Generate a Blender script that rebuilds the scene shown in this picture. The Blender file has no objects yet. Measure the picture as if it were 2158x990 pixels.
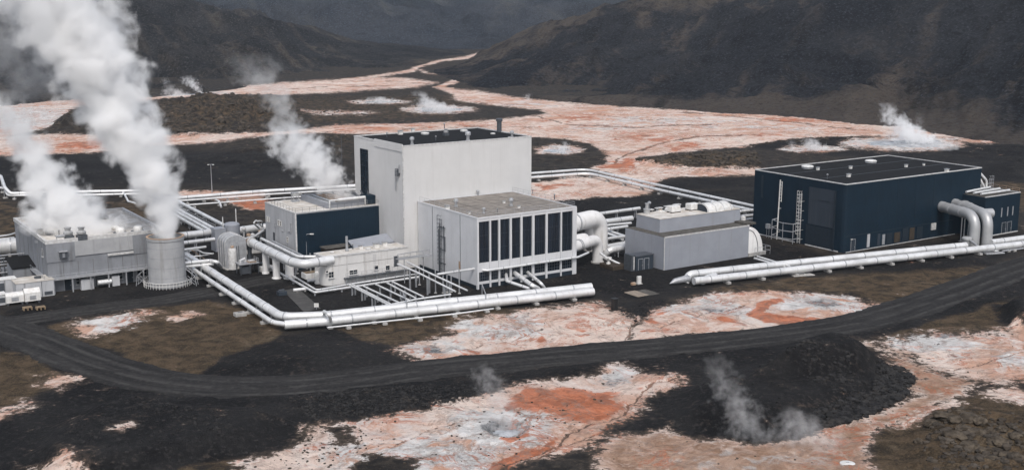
import bpy, bmesh, math, random
import numpy as np
from mathutils import Vector, Matrix

# ------------------------------------------------------------------ camera, sky, sun, exposure
sc = bpy.context.scene
COL = sc.collection
random.seed(7)
RNG = np.random.default_rng(11)
F, CAMH = 2484.0, 60.0                      # focal length in photo pixels, camera height in metres
PITCH = math.atan(495 / F)
CP, SP = math.cos(PITCH), math.sin(PITCH)
cam = bpy.data.objects.new('camera', bpy.data.cameras.new('camera'))
COL.objects.link(cam)
cam.location = (0, 0, CAMH)
cam.rotation_euler = (math.pi / 2 - PITCH, 0, 0)
cam.data.sensor_width = 36
cam.data.lens = 36 * F / 2158
cam.data.clip_start = 1
cam.data.clip_end = 20000
sc.camera = cam
SUN_EL, SUN_AZ = math.radians(52), math.radians(173)       # veiled sun behind the camera to its right
world = bpy.data.worlds.new('World')
sc.world = world
world.use_nodes = True
wn, wl = world.node_tree.nodes, world.node_tree.links
sky = wn.new('ShaderNodeTexSky')
sky.sky_type = 'NISHITA'
sky.sun_disc = False
sky.sun_elevation = SUN_EL
sky.sun_rotation = SUN_AZ
sky.air_density = 1.0
sky.dust_density = 3.0
hs = wn.new('ShaderNodeHueSaturation')
hs.inputs['Saturation'].default_value = 0.60             # an overcast sky is nearly neutral
wl.new(sky.outputs[0], hs.inputs['Color'])
bg = wn['Background']
wl.new(hs.outputs[0], bg.inputs['Color'])
bg.inputs['Strength'].default_value = 0.15
sun = bpy.data.objects.new('sun', bpy.data.lights.new('sun', 'SUN'))
COL.objects.link(sun)
sun.data.energy = 1.7
sun.data.angle = math.radians(16)
sun.data.color = (1.0, 0.965, 0.92)
sdir = Vector((math.sin(SUN_AZ) * math.cos(SUN_EL), math.cos(SUN_AZ) * math.cos(SUN_EL), math.sin(SUN_EL)))
sun.rotation_euler = sdir.to_track_quat('Z', 'Y').to_euler()
vs = sc.view_settings
vs.view_transform = 'Standard'
vs.look = 'None'
vs.exposure = 0.2
vs.gamma = 1.0
vs.use_curve_mapping = False
cy = sc.cycles
cy.volume_bounces = 12
cy.max_bounces = 14
cy.diffuse_bounces = 3
cy.glossy_bounces = 2
cy.transparent_max_bounces = 16
cy.volume_max_steps = 256
cy.use_denoising = True

# ------------------------------------------------------------------ map helpers (photo pixel -> place on the ground)
ANG = math.atan2(2533, 3821)                # heading of the plant's long axis
U = Vector((math.cos(ANG), math.sin(ANG), 0))
V = Vector((-math.sin(ANG), math.cos(ANG), 0))
def W(px, py, z=0.0):
    a, b = (px - 1079) / F, (495 - py) / F
    t = (z - CAMH) / (-SP + CP * b)
    return Vector((a * t, (CP + SP * b) * t, z))
def proj_np(X, Y, Z):
    Zc = Z - CAMH
    d = CP * Y - SP * Zc
    return 1079 + F * X / d, 495 - F * (SP * Y + CP * Zc) / d

# ------------------------------------------------------------------ mesh helpers
class MB:
    def __init__(s):
        s.v, s.f = [], []
    def add(s, vs_, fs_):
        n = len(s.v)
        s.v += [tuple(p) for p in vs_]
        s.f += [tuple(i + n for i in q) for q in fs_]
        return s
    def box(s, x0, x1, y0, y1, z0, z1, M=None):
        p = [(x0,y0,z0),(x1,y0,z0),(x1,y1,z0),(x0,y1,z0),(x0,y0,z1),(x1,y0,z1),(x1,y1,z1),(x0,y1,z1)]
        if M: p = [M @ Vector(q) for q in p]
        return s.add(p, [(0,3,2,1),(4,5,6,7),(0,1,5,4),(1,2,6,5),(2,3,7,6),(3,0,4,7)])
    def bev(s, x0, x1, y0, y1, z0, z1, b=0.08):
        # box with chamfered vertical and top edges
        def ring(d, z): 
            a = b - d
            return [(x0+d+a,y0+d,z),(x1-d-a,y0+d,z),(x1-d,y0+d+a,z),(x1-d,y1-d-a,z),(x1-d-a,y1-d,z),(x0+d+a,y1-d,z),(x0+d,y1-d-a,z),(x0+d,y0+d+a,z)]
        r = ring(0, z0) + ring(0, z1 - b) + ring(b * 0.9, z1)
        fs = [tuple(range(7, -1, -1)), tuple(range(16, 24))]
        for k in range(2):
            for i in range(8):
                j = (i + 1) % 8
                fs.append((k*8+i, k*8+j, k*8+8+j, k*8+8+i))
        return s.add(r, fs)
    def prism(s, pts, z0, z1):
        n = len(pts)
        vs_ = [(p[0], p[1], z0) for p in pts] + [(p[0], p[1], z1) for p in pts]
        return s.add(vs_, [tuple(range(n-1, -1, -1)), tuple(range(n, 2*n))] + [(i, (i+1) % n, n+(i+1) % n, n+i) for i in range(n)])
    def lathe(s, prof, n=32, c=(0, 0), cap=True):
        vs_ = []
        for r, z in prof:
            for i in range(n):
                a = 2 * math.pi * i / n
                vs_.append((c[0] + r * math.cos(a), c[1] + r * math.sin(a), z))
        fs = []
        for k in range(len(prof) - 1):
            for i in range(n):
                j = (i + 1) % n
                fs.append((k*n+i, k*n+j, (k+1)*n+j, (k+1)*n+i))
        if cap:
            fs.append(tuple(range(n-1, -1, -1)))
            m = (len(prof) - 1) * n
            fs.append(tuple(range(m, m + n)))
        return s.add(vs_, fs)
    def tube(s, pts, r, n=10, cap=True):
        pts = [Vector(p) for p in pts]
        rs = r if isinstance(r, (list, tuple)) else [r] * len(pts)
        vs_, fs = [], []
        up = None
        for i, p in enumerate(pts):
            a = pts[i] - pts[i-1] if i else pts[1] - pts[0]
            b = pts[i+1] - pts[i] if i < len(pts) - 1 else a
            t = (a.normalized() + b.normalized())
            t = t.normalized() if t.length > 1e-6 else a.normalized()
            if up is None:
                up = Vector((0, 0, 1)) if abs(t.z) < 0.9 else Vector((1, 0, 0))
            e1 = (up - t * up.dot(t)).normalized()
            e2 = t.cross(e1)
            up = e1
            for k in range(n):
                an = 2 * math.pi * k / n
                vs_.append(p + (e1 * math.cos(an) + e2 * math.sin(an)) * rs[i])
        for i in range(len(pts) - 1):
            for k in range(n):
                j = (k + 1) % n
                fs.append((i*n+k, (i+1)*n+k, (i+1)*n+j, i*n+j))
        if cap:
            fs.append(tuple(range(n)))
            m = (len(pts) - 1) * n
            fs.append(tuple(range(m + n - 1, m - 1, -1)))
        return s.add(vs_, fs)
    def mesh(s, name, mat, smooth=False):
        me = bpy.data.meshes.new(name)
        me.from_pydata(s.v, [], s.f)
        bm = bmesh.new(); bm.from_mesh(me)
        bmesh.ops.recalc_face_normals(bm, faces=bm.faces)
        bm.to_mesh(me); bm.free()
        if smooth:
            me.polygons.foreach_set('use_smooth', [True] * len(me.polygons))
            me.set_sharp_from_angle(angle=math.radians(42))
        me.materials.append(mat)
        return me
    def build(s, name, mat, parent=None, smooth=False, loc=None, rz=0):
        return link(name, s.mesh(name, mat, smooth), parent, loc, rz)

def link(name, me, parent=None, loc=None, rz=0, rot=None):
    o = bpy.data.objects.new(name, me)
    COL.objects.link(o)
    o.parent = parent
    if loc is not None: o.location = loc
    if rot is not None:
        o.rotation_euler = rot
    else:
        o.rotation_euler = (0, 0, rz)
    return o
def tag(o, label=None, cat=None, group=None, kind=None):
    if label: o['label'] = label
    if cat: o['category'] = cat
    if group: o['group'] = group
    if kind: o['kind'] = kind
    return o
def thing(name, label, cat, loc=(0, 0, 0), rz=0, group=None):
    return tag(link(name, None, None, loc, rz), label, cat, group)
def copy_tree(o, parent=None):
    c = o.copy(); COL.objects.link(c); c.parent = parent
    for ch in list(o.children): copy_tree(ch, c)
    return c

# ------------------------------------------------------------------ materials
def mat_base(name):
    m = bpy.data.materials.new(name)
    m.use_nodes = True
    nt = m.node_tree
    return m, nt.nodes, nt.links, nt.nodes['Principled BSDF']
def nmath(n, l, op, a, b=None, c=None, clamp=False):
    x = n.new('ShaderNodeMath'); x.operation = op; x.use_clamp = clamp
    for i, q in enumerate((a, b, c)):
        if q is None: continue
        if isinstance(q, (int, float)): x.inputs[i].default_value = q
        else: l.new(q, x.inputs[i])
    return x.outputs[0]
def nmix(n, l, fac, a, b):
    x = n.new('ShaderNodeMix'); x.data_type = 'RGBA'
    for i, q in ((0, fac), (6, a), (7, b)):
        if isinstance(q, (int, float)): x.inputs[i].default_value = q
        elif isinstance(q, (tuple, list)): x.inputs[i].default_value = (*q, 1)
        else: l.new(q, x.inputs[i])
    return x.outputs[2]
def nramp(n, l, src, a, b, smooth=True):
    x = n.new('ShaderNodeMapRange'); x.interpolation_type = 'SMOOTHSTEP' if smooth else 'LINEAR'
    l.new(src, x.inputs[0]); x.inputs[1].default_value = a; x.inputs[2].default_value = b
    return x.outputs[0]
def nnoise(n, l, vec, scale, detail=4, rough=0.55, dist=0.0, mapscale=None):
    if mapscale:
        mp = n.new('ShaderNodeMapping'); mp.inputs['Scale'].default_value = mapscale
        l.new(vec, mp.inputs[0]); vec = mp.outputs[0]
    x = n.new('ShaderNodeTexNoise'); l.new(vec, x.inputs['Vector'])
    x.inputs['Scale'].default_value = scale; x.inputs['Detail'].default_value = detail
    x.inputs['Roughness'].default_value = rough; x.inputs['Distortion'].default_value = dist
    return x.outputs[0]
def nbump(n, l, h, strength, dist, b):
    x = n.new('ShaderNodeBump'); x.inputs['Strength'].default_value = strength
    x.inputs['Distance'].default_value = dist; l.new(h, x.inputs['Height']); l.new(x.outputs[0], b.inputs['Normal'])

def wall_mat(name, col, dirt=(0.12, 0.10, 0.085), dirt_amt=0.35, rough=0.6, ribs=0.0, rib_w=0.35, streak=1.0, metallic=0.0, mott=0.12):
    """painted metal or concrete: mottled, with rain streaks running down and optional shallow ribs"""
    m, n, l, b = mat_base(name)
    tc = n.new('ShaderNodeTexCoord'); ob = tc.outputs['Object']
    big = nnoise(n, l, ob, 0.25, 5, 0.6)
    fine = nnoise(n, l, ob, 2.2, 5, 0.65)
    st = nnoise(n, l, ob, 1.0, 5, 0.65, 0.2, (1.1 * streak, 1.1 * streak, 0.07))
    a = nmath(n, l, 'MULTIPLY', nramp(n, l, st, 0.52, 0.78), dirt_amt)
    a2 = nmath(n, l, 'MULTIPLY', nramp(n, l, fine, 0.58, 0.8), dirt_amt * 0.6)
    a = nmath(n, l, 'ADD', a, a2, clamp=True)
    k = nramp(n, l, big, 0.25, 0.75)
    base = nmix(n, l, k, tuple(c * (1 - mott) for c in col), tuple(min(0.85, c * (1 + mott * 0.5)) for c in col))
    l.new(nmix(n, l, a, base, dirt), b.inputs['Base Color'])
    b.inputs['Roughness'].default_value = rough
    b.inputs['Metallic'].default_value = metallic
    if max(col) < .06: b.inputs['Specular IOR Level'].default_value = 0.25
    h = fine
    if ribs:
        sp = n.new('ShaderNodeSeparateXYZ'); l.new(ob, sp.inputs[0])
        q = nmath(n, l, 'ADD', sp.outputs[0], sp.outputs[1])
        w = nmath(n, l, 'PINGPONG', q, rib_w)
        w = nramp(n, l, w, rib_w * 0.35, rib_w * 0.65)
        h = nmath(n, l, 'ADD', nmath(n, l, 'MULTIPLY', w, ribs), nmath(n, l, 'MULTIPLY', fine, 0.15))
    nbump(n, l, h, 0.5, 0.04, b)
    return m
def plain_mat(name, col, rough=0.5, metallic=0.0, var=0.15, dirt=None, scale=1.5):
    m, n, l, b = mat_base(name)
    tc = n.new('ShaderNodeTexCoord')
    f = nnoise(n, l, tc.outputs['Object'], scale, 5, 0.65)
    k = nramp(n, l, f, 0.3, 0.72)
    l.new(nmix(n, l, k, dirt or tuple(c * (1 - 2 * var) for c in col), col), b.inputs['Base Color'])
    b.inputs['Roughness'].default_value = rough; b.inputs['Metallic'].default_value = metallic
    if rough >= .85: b.inputs['Specular IOR Level'].default_value = 0.15
    nbump(n, l, f, 0.25, 0.02, b)
    return m
def glass_mat(name, col):
    m, n, l, b = mat_base(name)
    tc = n.new('ShaderNodeTexCoord')
    st = nnoise(n, l, tc.outputs['Object'], 1.0, 4, 0.6, 0, (2.6, 2.6, 0.05))
    l.new(nmix(n, l, nramp(n, l, st, 0.35, 0.7), tuple(c * 0.35 for c in col), col), b.inputs['Base Color'])
    b.inputs['Roughness'].default_value = 0.22
    b.inputs['Specular IOR Level'].default_value = 0.4
    return m
M = {}
M['white_wall'] = wall_mat('white_wall_paint', (0.585, 0.58, 0.576), dirt=(0.32, 0.30, 0.28), dirt_amt=0.24, ribs=0.25, rib_w=0.3, mott=0.05)
M['hall_wall'] = wall_mat('hall_wall_paint', (0.57, 0.575, 0.592), dirt=(0.30, 0.29, 0.29), dirt_amt=0.22, ribs=0.3, rib_w=0.3, mott=0.08)
M['annex_wall'] = wall_mat('annex_render', (0.62, 0.61, 0.60), dirt=(0.22, 0.18, 0.14), dirt_amt=0.5, streak=0.8)
M['aux_wall'] = wall_mat('weathered_white_cladding', (0.43, 0.435, 0.45), dirt=(0.15, 0.15, 0.16), dirt_amt=0.8, streak=0.9)
M['navy'] = wall_mat('navy_cladding', (0.0052, 0.0170, 0.0305), dirt=(0.015, 0.027, 0.038), dirt_amt=0.40, rough=0.6, ribs=0.4, rib_w=0.25, mott=0.2)
M['navy_worn'] = wall_mat('worn_navy_door', (0.034, 0.044, 0.058), dirt=(0.065, 0.072, 0.08), dirt_amt=0.45, rough=0.55)
M['navy_dark'] = plain_mat('dark_navy_plinth', (0.010, 0.020, 0.032), 0.6)
M['concrete'] = wall_mat('stained_concrete', (0.215, 0.225, 0.245), dirt=(0.085, 0.085, 0.085), dirt_amt=0.6, rough=0.85, streak=0.6, mott=0.2)
M['stack'] = wall_mat('stack_concrete', (0.34, 0.345, 0.355), dirt=(0.17, 0.16, 0.15), dirt_amt=0.6, rough=0.85, streak=0.8, mott=0.15)
M['galv'] = wall_mat('grey_corrugated_sheet', (0.275, 0.29, 0.325), dirt=(0.21, 0.20, 0.19), dirt_amt=0.4, rough=0.6, ribs=0.35, rib_w=0.14, metallic=0.0, mott=0.1)
M['roof_black'] = plain_mat('black_bitumen_roof', (0.014, 0.0145, 0.016), 0.9, var=0.18, scale=0.5)
M['roof_tan'] = plain_mat('gravelled_roof', (0.27, 0.245, 0.22), 0.9, dirt=(0.17, 0.155, 0.14), scale=0.5)
M['roof_white'] = plain_mat('pale_membrane_roof', (0.62, 0.60, 0.57), 0.75, dirt=(0.42, 0.38, 0.33), scale=0.4)
M['roof_grey'] = plain_mat('dirty_ledge_roof', (0.12, 0.115, 0.105), 0.9, dirt=(0.055, 0.05, 0.045), scale=0.9)
M['coping'] = plain_mat('pale_coping', (0.60, 0.60, 0.60), 0.5, dirt=(0.40, 0.39, 0.38))
M['pipe'] = wall_mat('white_pipe_cladding', (0.74, 0.74, 0.735), dirt=(0.33, 0.31, 0.29), dirt_amt=0.5, rough=0.36, metallic=0.32, mott=0.2)
M['duct'] = wall_mat('white_duct_paint', (0.70, 0.69, 0.68), dirt=(0.26, 0.23, 0.20), dirt_amt=0.45, rough=0.5)
M['duct_grey'] = wall_mat('dull_grey_duct', (0.42, 0.425, 0.43), dirt=(0.20, 0.20, 0.20), dirt_amt=0.5, rough=0.45, metallic=0.35)
M['steel'] = plain_mat('galvanised_steel', (0.42, 0.43, 0.45), 0.45, 0.3)
M['steel_dark'] = plain_mat('dark_steel', (0.085, 0.095, 0.11), 0.5, 0.2)
M['white_metal'] = plain_mat('white_painted_steel', (0.72, 0.72, 0.71), 0.45, dirt=(0.55, 0.53, 0.5))
M['block'] = plain_mat('concrete_block', (0.40, 0.39, 0.375), 0.9)
M['glass'] = glass_mat('dark_glazing', (0.020, 0.030, 0.045))
M['louvre'] = glass_mat('dark_louvre_glass', (0.024, 0.034, 0.052))
M['rust'] = plain_mat('rusty_fittings', (0.30, 0.16, 0.08), 0.8, dirt=(0.36, 0.30, 0.24))
M['brown'] = plain_mat('brown_boarding', (0.060, 0.048, 0.038), 0.85)
M['timber'] = plain_mat('pale_timber', (0.26, 0.19, 0.12), 0.8)
M['tan_slab'] = plain_mat('tan_concrete', (0.30, 0.25, 0.20), 0.9, dirt=(0.2, 0.17, 0.14))
M['black'] = plain_mat('black_paint', (0.012, 0.012, 0.013), 0.6)

# ------------------------------------------------------------------ value noise for the terrain
def _hash(ix, iy, seed):
    h = (ix.astype(np.int64) * 374761393 + iy.astype(np.int64) * 668265263 + seed * 1442695041) & 0x7fffffff
    h = ((h ^ (h >> 13)) * 1274126177) & 0x7fffffff
    h = h ^ (h >> 16)
    return (h & 0xffff) / 65535.0
def vnoise(x, y, seed=0):
    ix, iy = np.floor(x), np.floor(y)
    fx, fy = x - ix, y - iy
    fx = fx * fx * (3 - 2 * fx); fy = fy * fy * (3 - 2 * fy)
    a, b = _hash(ix, iy, seed), _hash(ix + 1, iy, seed)
    c, d = _hash(ix, iy + 1, seed), _hash(ix + 1, iy + 1, seed)
    return (a + (b - a) * fx) * (1 - fy) + (c + (d - c) * fx) * fy
def fbm(x, y, octv=4, seed=0, gain=0.5, ridged=False):
    s, a, t = 0, 1.0, 0
    for o in range(octv):
        v = vnoise(x, y, seed + o * 17)
        if ridged: v = 1 - np.abs(2 * v - 1)
        s = s + a * v; t += a; a *= gain
        x, y = x * 1.93 * 0.8 - y * 1.93 * 0.6 + 3.1, x * 1.93 * 0.6 + y * 1.93 * 0.8 + 7.7
    return s / t
def sstep(a, b, x):
    t = np.clip((x - a) / (b - a), 0, 1)
    return t * t * (3 - 2 * t)

# ------------------------------------------------------------------ ground sheet
az = np.radians(np.concatenate([np.linspace(-70, -28, 24), np.arange(-27, 27.01, 0.075), np.linspace(28, 70, 24)]))
pys = np.concatenate([np.array([4000, 2600, 1900, 1600, 1400, 1250, 1150]), np.arange(1080, 400, -2.4), np.arange(400, 90, -1.7), np.array([86, 80, 74, 66, 58, 50, 42])])
rad = np.array([W(1079, float(q)).y for q in pys])
R_, A_ = np.meshgrid(rad, az, indexing='ij')
GX, GY = R_ * np.sin(A_), R_ * np.cos(A_)
NR, NC = GX.shape
CX, CY = proj_np(GX, GY, 0.0)                                  # the map chart the outlines below are drawn on
wx = (fbm(GX / 9, GY / 9, 4, 5) - 0.5); wy = (fbm(GX / 9, GY / 9, 4, 9) - 0.5)
wx2 = (fbm(GX / 2.2, GY / 2.2, 3, 25) - 0.5); wy2 = (fbm(GX / 2.2, GY / 2.2, 3, 29) - 0.5)
pscale = CY / 60.0                                             # chart units per metre
WXc = CX + (wx * 9 + wx2 * 2.0) * pscale * 0.55
WYc = CY + (wy * 9 + wy2 * 2.0) * pscale * 0.14
YS = 3.0
def poly_sd(pts, X=None, Y=None):
    """signed distance (chart units, y stretched) to an outline, positive inside"""
    X = WXc if X is None else X; Y = WYc if Y is None else Y
    P = np.array(pts, float)
    pad = 60
    out = np.full(X.shape, -200.0)
    m = (X > P[:, 0].min() - pad) & (X < P[:, 0].max() + pad) & (Y > P[:, 1].min() - pad / YS) & (Y < P[:, 1].max() + pad / YS)
    if not m.any(): return out
    x, y = X[m], Y[m] * YS
    d2 = np.full(x.shape, 1e12); ins = np.zeros(x.shape, bool)
    n = len(P)
    for i in range(n):
        ax, ay = P[i, 0], P[i, 1] * YS
        bx, by = P[(i + 1) % n, 0], P[(i + 1) % n, 1] * YS
        ex, ey = bx - ax, by - ay
        t = np.clip(((x - ax) * ex + (y - ay) * ey) / (ex * ex + ey * ey + 1e-9), 0, 1)
        d2 = np.minimum(d2, (x - ax - t * ex) ** 2 + (y - ay - t * ey) ** 2)
        c = ((ay > y) != (by > y)) & (x < (bx - ax) * (y - ay) / (by - ay + 1e-9) + ax)
        ins ^= c
    out[m] = np.where(ins, 1, -1) * np.sqrt(d2)
    return out
def line_sd(pts, w, X=None, Y=None):
    """distance to a band along a polyline: positive inside half width w (w may vary per point)"""
    X = WXc if X is None else X; Y = WYc if Y is None else Y
    P = np.array(pts, float)
    ws = np.full(len(P), w, float) if np.isscalar(w) else np.array(w, float)
    best = np.full(X.shape, -200.0)
    x, y = X, Y * YS
    for i in range(len(P) - 1):
        ax, ay, bx, by = P[i, 0], P[i, 1] * YS, P[i+1, 0], P[i+1, 1] * YS
        ex, ey = bx - ax, by - ay
        t = np.clip(((x - ax) * ex + (y - ay) * ey) / (ex * ex + ey * ey + 1e-9), 0, 1)
        d = np.sqrt((x - ax - t * ex) ** 2 + (y - ay - t * ey) ** 2)
        best = np.maximum(best, ws[i] + (ws[i+1] - ws[i]) * t - d)
    return best
def soft(sd, s):
    return np.clip(0.5 + sd / (2 * s), 0, 1)
def ell(cx, cy_, rx, ry, n=20):
    return [(cx + rx * math.cos(2 * math.pi * i / n), cy_ + ry * math.sin(2 * math.pi * i / n)) for i in range(n)]

DEP = [  # pale mineral deposits (outline, edge softness)
 ([(955,188),(1000,190),(1080,205),(1150,212),(1250,220),(1440,232),(1550,238),(1680,243),(1760,252),(1830,256),(1900,262),(2000,274),(2158,290),(2300,300),(2300,312),(2158,304),(2060,300),(1990,292),(1900,286),(1800,288),(1640,300),(1570,308),(1460,318),(1350,330),(1352,345),(1430,356),(1500,358),(1640,356),(1640,368),(1440,371),(1392,378),(1375,392),(1330,384),(1300,372),(1250,356),(1275,345),(1280,332),(1265,315),(1240,302),(1190,292),(1110,291),(990,284),(850,281),(760,284),(690,280),(560,286),(450,300),(330,307),(230,318),(90,326),(-100,332),(-100,290),(90,283),(230,285),(340,288),(450,285),(600,278),(720,263),(860,260),(1000,255),(1100,248),(1150,239),(1140,232),(1080,226),(1010,220),(955,210)], 5),
 ([(-200,222),(0,215),(100,207),(310,200),(420,194),(550,178),(700,168),(780,163),(860,165),(920,174),(880,184),(780,190),(700,196),(560,202),(420,207),(330,212),(230,216),(160,225),(130,246),(105,268),(0,292),(-200,305)], 5),
 ([(1125,385),(1180,374),(1290,374),(1378,400),(1350,412),(1200,420),(1120,426),(1090,410)], 5),
 ([(365,404),(440,402),(560,405),(570,446),(510,440),(470,425),(420,416),(370,414)], 5),
 ([(830,742),(850,726),(920,712),(965,702),(940,692),(1000,672),(1080,662),(1180,646),(1270,638),(1310,658),(1345,675),(1315,722),(1200,740),(1060,755),(930,768),(870,757)], 8),
 ([(1308,727),(1335,692),(1390,660),(1440,632),(1500,618),(1600,613),(1700,616),(1790,622),(1860,638),(1888,650),(1840,665),(1760,680),(1640,690),(1560,700),(1440,707),(1380,716)], 6),
 ([(520,974),(600,945),(645,918),(660,892),(740,888),(830,878),(930,855),(1010,835),(1060,822),(1150,800),(1250,788),(1270,770),(1310,764),(1345,786),(1425,795),(1410,817),(1355,842),(1345,872),(1295,905),(1260,935),(1220,947),(1160,962),(1080,985),(1040,1030),(500,1040)], 8),
 ([(1285,918),(1400,905),(1500,927),(1620,936),(1720,916),(1790,890),(1860,860),(1905,838),(1928,800),(1905,770),(1860,742),(1790,720),(1715,714),(1760,708),(1840,728),(1900,752),(1990,788),(2060,803),(2045,822),(1960,850),(1920,882),(1850,905),(1815,945),(1840,1040),(1250,1040),(1265,960)], 8),
 ([(1850,722),(1960,702),(2060,700),(2158,688),(2300,680),(2300,810),(2158,800),(2060,800),(1990,785),(1920,755)], 12),
 ([(2060,830),(2110,812),(2200,822),(2200,850),(2120,845)], 10),
 ([(1840,890),(1930,860),(1990,845),(2010,855),(1950,885),(1880,905)], 14),
 ([(-40,868),(70,842),(60,852),(-40,895)], 8),
 ([(90,812),(130,790),(178,798),(120,818)], 10),
 ([(150,690),(180,672),(240,664),(320,660),(290,676),(240,690),(190,706),(165,705)], 9),
 ([(360,664),(400,656),(420,664),(380,674)], 6),
 ([(245,936),(280,920),(288,928),(262,938)], 8),
 ([(60,985),(130,978),(150,1010),(60,1010)], 12),
]
DEPL = [  # stream beds and narrow trails
 ([(1012,112),(985,122),(935,128),(925,131),(880,142),(866,150),(840,154),(770,164),(700,171)], [5,7,8,6,6,9,7,7,6]),
 ([(955,146),(950,158),(985,160),(958,172),(925,184),(955,192),(985,205),(1010,212)], [5,8,9,9,9,14,16,16]),
 ([(885,148),(900,155),(930,157)], 3),
 ([(1120,655),(1270,640),(1350,668),(1325,690),(1308,722)], [4,4,5,5,8]),
 ([(1425,795),(1370,805),(1330,850),(1300,880),(1220,905),(1150,955),(1060,990)], 8),
 ([(2010,820),(2060,812),(2110,803)], 5),
]
HOLES = [  # dark islands of lava inside the deposits
 ([(1120,290),(1190,292),(1240,302),(1265,315),(1280,332),(1255,345),(1200,350),(1120,350)], 5),
 ([(1570,309),(1620,299),(1700,291),(1800,289),(1900,290),(2000,296),(2080,310),(2100,330),(2000,336),(1800,330),(1660,322)], 5),
 ([(760,975),(800,955),(880,965),(900,1000),(760,1010)], 14),
 ([(1180,965),(1230,945),(1265,955),(1250,1000),(1150,1010)], 10),
 ([(690,900),(720,890),(760,900),(740,940),(700,935)], 20),
 ([(110,262),(140,240),(175,236),(230,262),(240,276),(130,278)], 6),
]
POOL = [  # white sinter pools inside dark islands
 (ell(1178, 318, 52, 9), 6), (ell(800, 215, 66, 4.2), 6), (ell(925, 231, 78, 8), 8), (ell(1905, 302, 128, 15), 10), (ell(380, 198, 130, 7), 8), (ell(1715, 314, 70, 6), 8), (ell(700, 238, 90, 3), 10),
]
dep = np.zeros_like(CX)
for pts, s in DEP: dep = np.maximum(dep, soft(poly_sd(pts), s * (4.2 if pts[0][1] > 560 else 2.6)))
for pts, w in DEPL: dep = np.maximum(dep, soft(line_sd(pts, w), 8))
for pts, s in HOLES: dep = np.minimum(dep, 1 - soft(poly_sd(pts), s * 2))
pool = np.zeros_like(CX)
for pts, s in POOL: pool = np.maximum(pool, soft(poly_sd(pts), s * 2.2))
dep = np.maximum(dep, pool)
ORG = [
 ([(1080,830),(1120,815),(1200,818),(1290,830),(1310,860),(1290,885),(1240,898),(1200,880),(1130,865),(1080,860)], 22, 1.0),
 ([(1250,915),(1320,885),(1330,895),(1280,915),(1240,925)], 10, 1.0),
 ([(1050,975),(1110,950),(1180,940),(1130,965),(1070,1000),(1040,1010)], 14, 1.0),
 ([(1150,952),(1185,930),(1205,905),(1195,905),(1165,935)], 8, 0.9),
 ([(1060,925),(1130,910),(1135,918),(1080,932)], 10, 0.8),
 ([(1560,662),(1590,640),(1640,628),(1650,632),(1610,652),(1640,658),(1700,668),(1770,674),(1720,680),(1640,684),(1600,680)], 12, 1.0),
 ([(1500,668),(1530,665),(1555,682),(1520,684)], 10, 0.9),
 ([(1125,715),(1140,710),(1148,718),(1132,722)], 8, 0.8),
 ([(1190,690),(1225,675),(1245,690),(1210,720)], 24, 0.5),
 ([(1370,650),(1420,680),(1440,700),(1380,712),(1350,690)], 26, 0.45),
 ([(1000,740),(1060,735),(1060,748),(950,752)], 16, 0.4),
 ([(1600,248),(1700,248),(1740,256),(1660,260)], 12, 0.75),
 ([(1560,278),(1640,280),(1650,286),(1580,286)], 10, 0.6),
 ([(1400,306),(1470,298),(1480,306),(1420,318)], 14, 0.7),
 ([(1280,345),(1340,335),(1350,352),(1310,362),(1275,355)], 16, 0.9),
 ([(1160,240),(1260,238),(1250,258),(1150,255)], 26, 0.55),
 ([(1300,275),(1420,290),(1380,305),(1290,290)], 26, 0.5),
 ([(1130,390),(1190,384),(1200,394),(1140,398)], 14, 0.9),
 ([(110,305),(200,294),(230,292),(200,312),(120,316)], 14, 0.8),
 ([(490,425),(560,420),(565,444),(510,438)], 12, 1.0),
 ([(760,255),(1000,262),(1100,262),(900,275),(640,282)], 30, 0.4),
 ([(600,740),(830,738),(760,742)], 3, 0.0),
]
org = np.zeros_like(CX)
for pts, s, a in ORG: org = np.maximum(org, a * soft(poly_sd(pts), s))
WHT = [(ell(1060,905,120,38), 50, 1), (ell(930,738,60,14), 40, .8), (ell(1500,650,90,22), 50, .8), (ell(1740,640,110,16), 40, 1), (ell(1050,690,110,18), 50, .8), (ell(900,960,200,30), 60, .9), (ell(1290,790,50,16), 40, .8),
       (ell(1560,975,170,18), 30, 1), (ell(1960,720,90,14), 40, 1), (ell(2110,750,80,20), 60, .5), (ell(60,250,110,30), 50, .8), (ell(240,680,60,14), 30, 1), (ell(1400,255,160,8), 40, .6), (ell(1120,220,60,4), 20, .7), (ell(1250,270,80,6), 30, .6), (ell(1600,268,120,5), 30, .6)]
wht = pool * .75
for pts, s, a in WHT: wht = np.maximum(wht, a * soft(poly_sd(pts), s))
GREY = [(ell(1068,902,50,17), 18, 1), (ell(920,737,36,9), 18, .9), (ell(1740,640,42,7), 20, .9), (ell(1900,303,50,6), 20, .6), (ell(1290,805,36,14), 24, .6), (ell(1490,655,40,10), 30, .6), (ell(1990,704,30,5), 14, .8), (ell(1185,318,20,3), 8, .6), (ell(960,965,70,12), 40, .5)]
grey = np.zeros_like(CX)
for pts, s, a in GREY: grey = np.maximum(grey, a * soft(poly_sd(pts), s))
TAN = [(DEP[7][0], 30, .75), ([(1880,745),(1960,775),(2060,803),(2000,830),(1930,860),(1915,800)], 40, 1), ([(520,975),(640,920),(700,900),(700,960)], 40, .3)]
tan = np.zeros_like(CX)
for pts, s, a in TAN: tan = np.maximum(tan, a * soft(poly_sd(pts), s))
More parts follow.
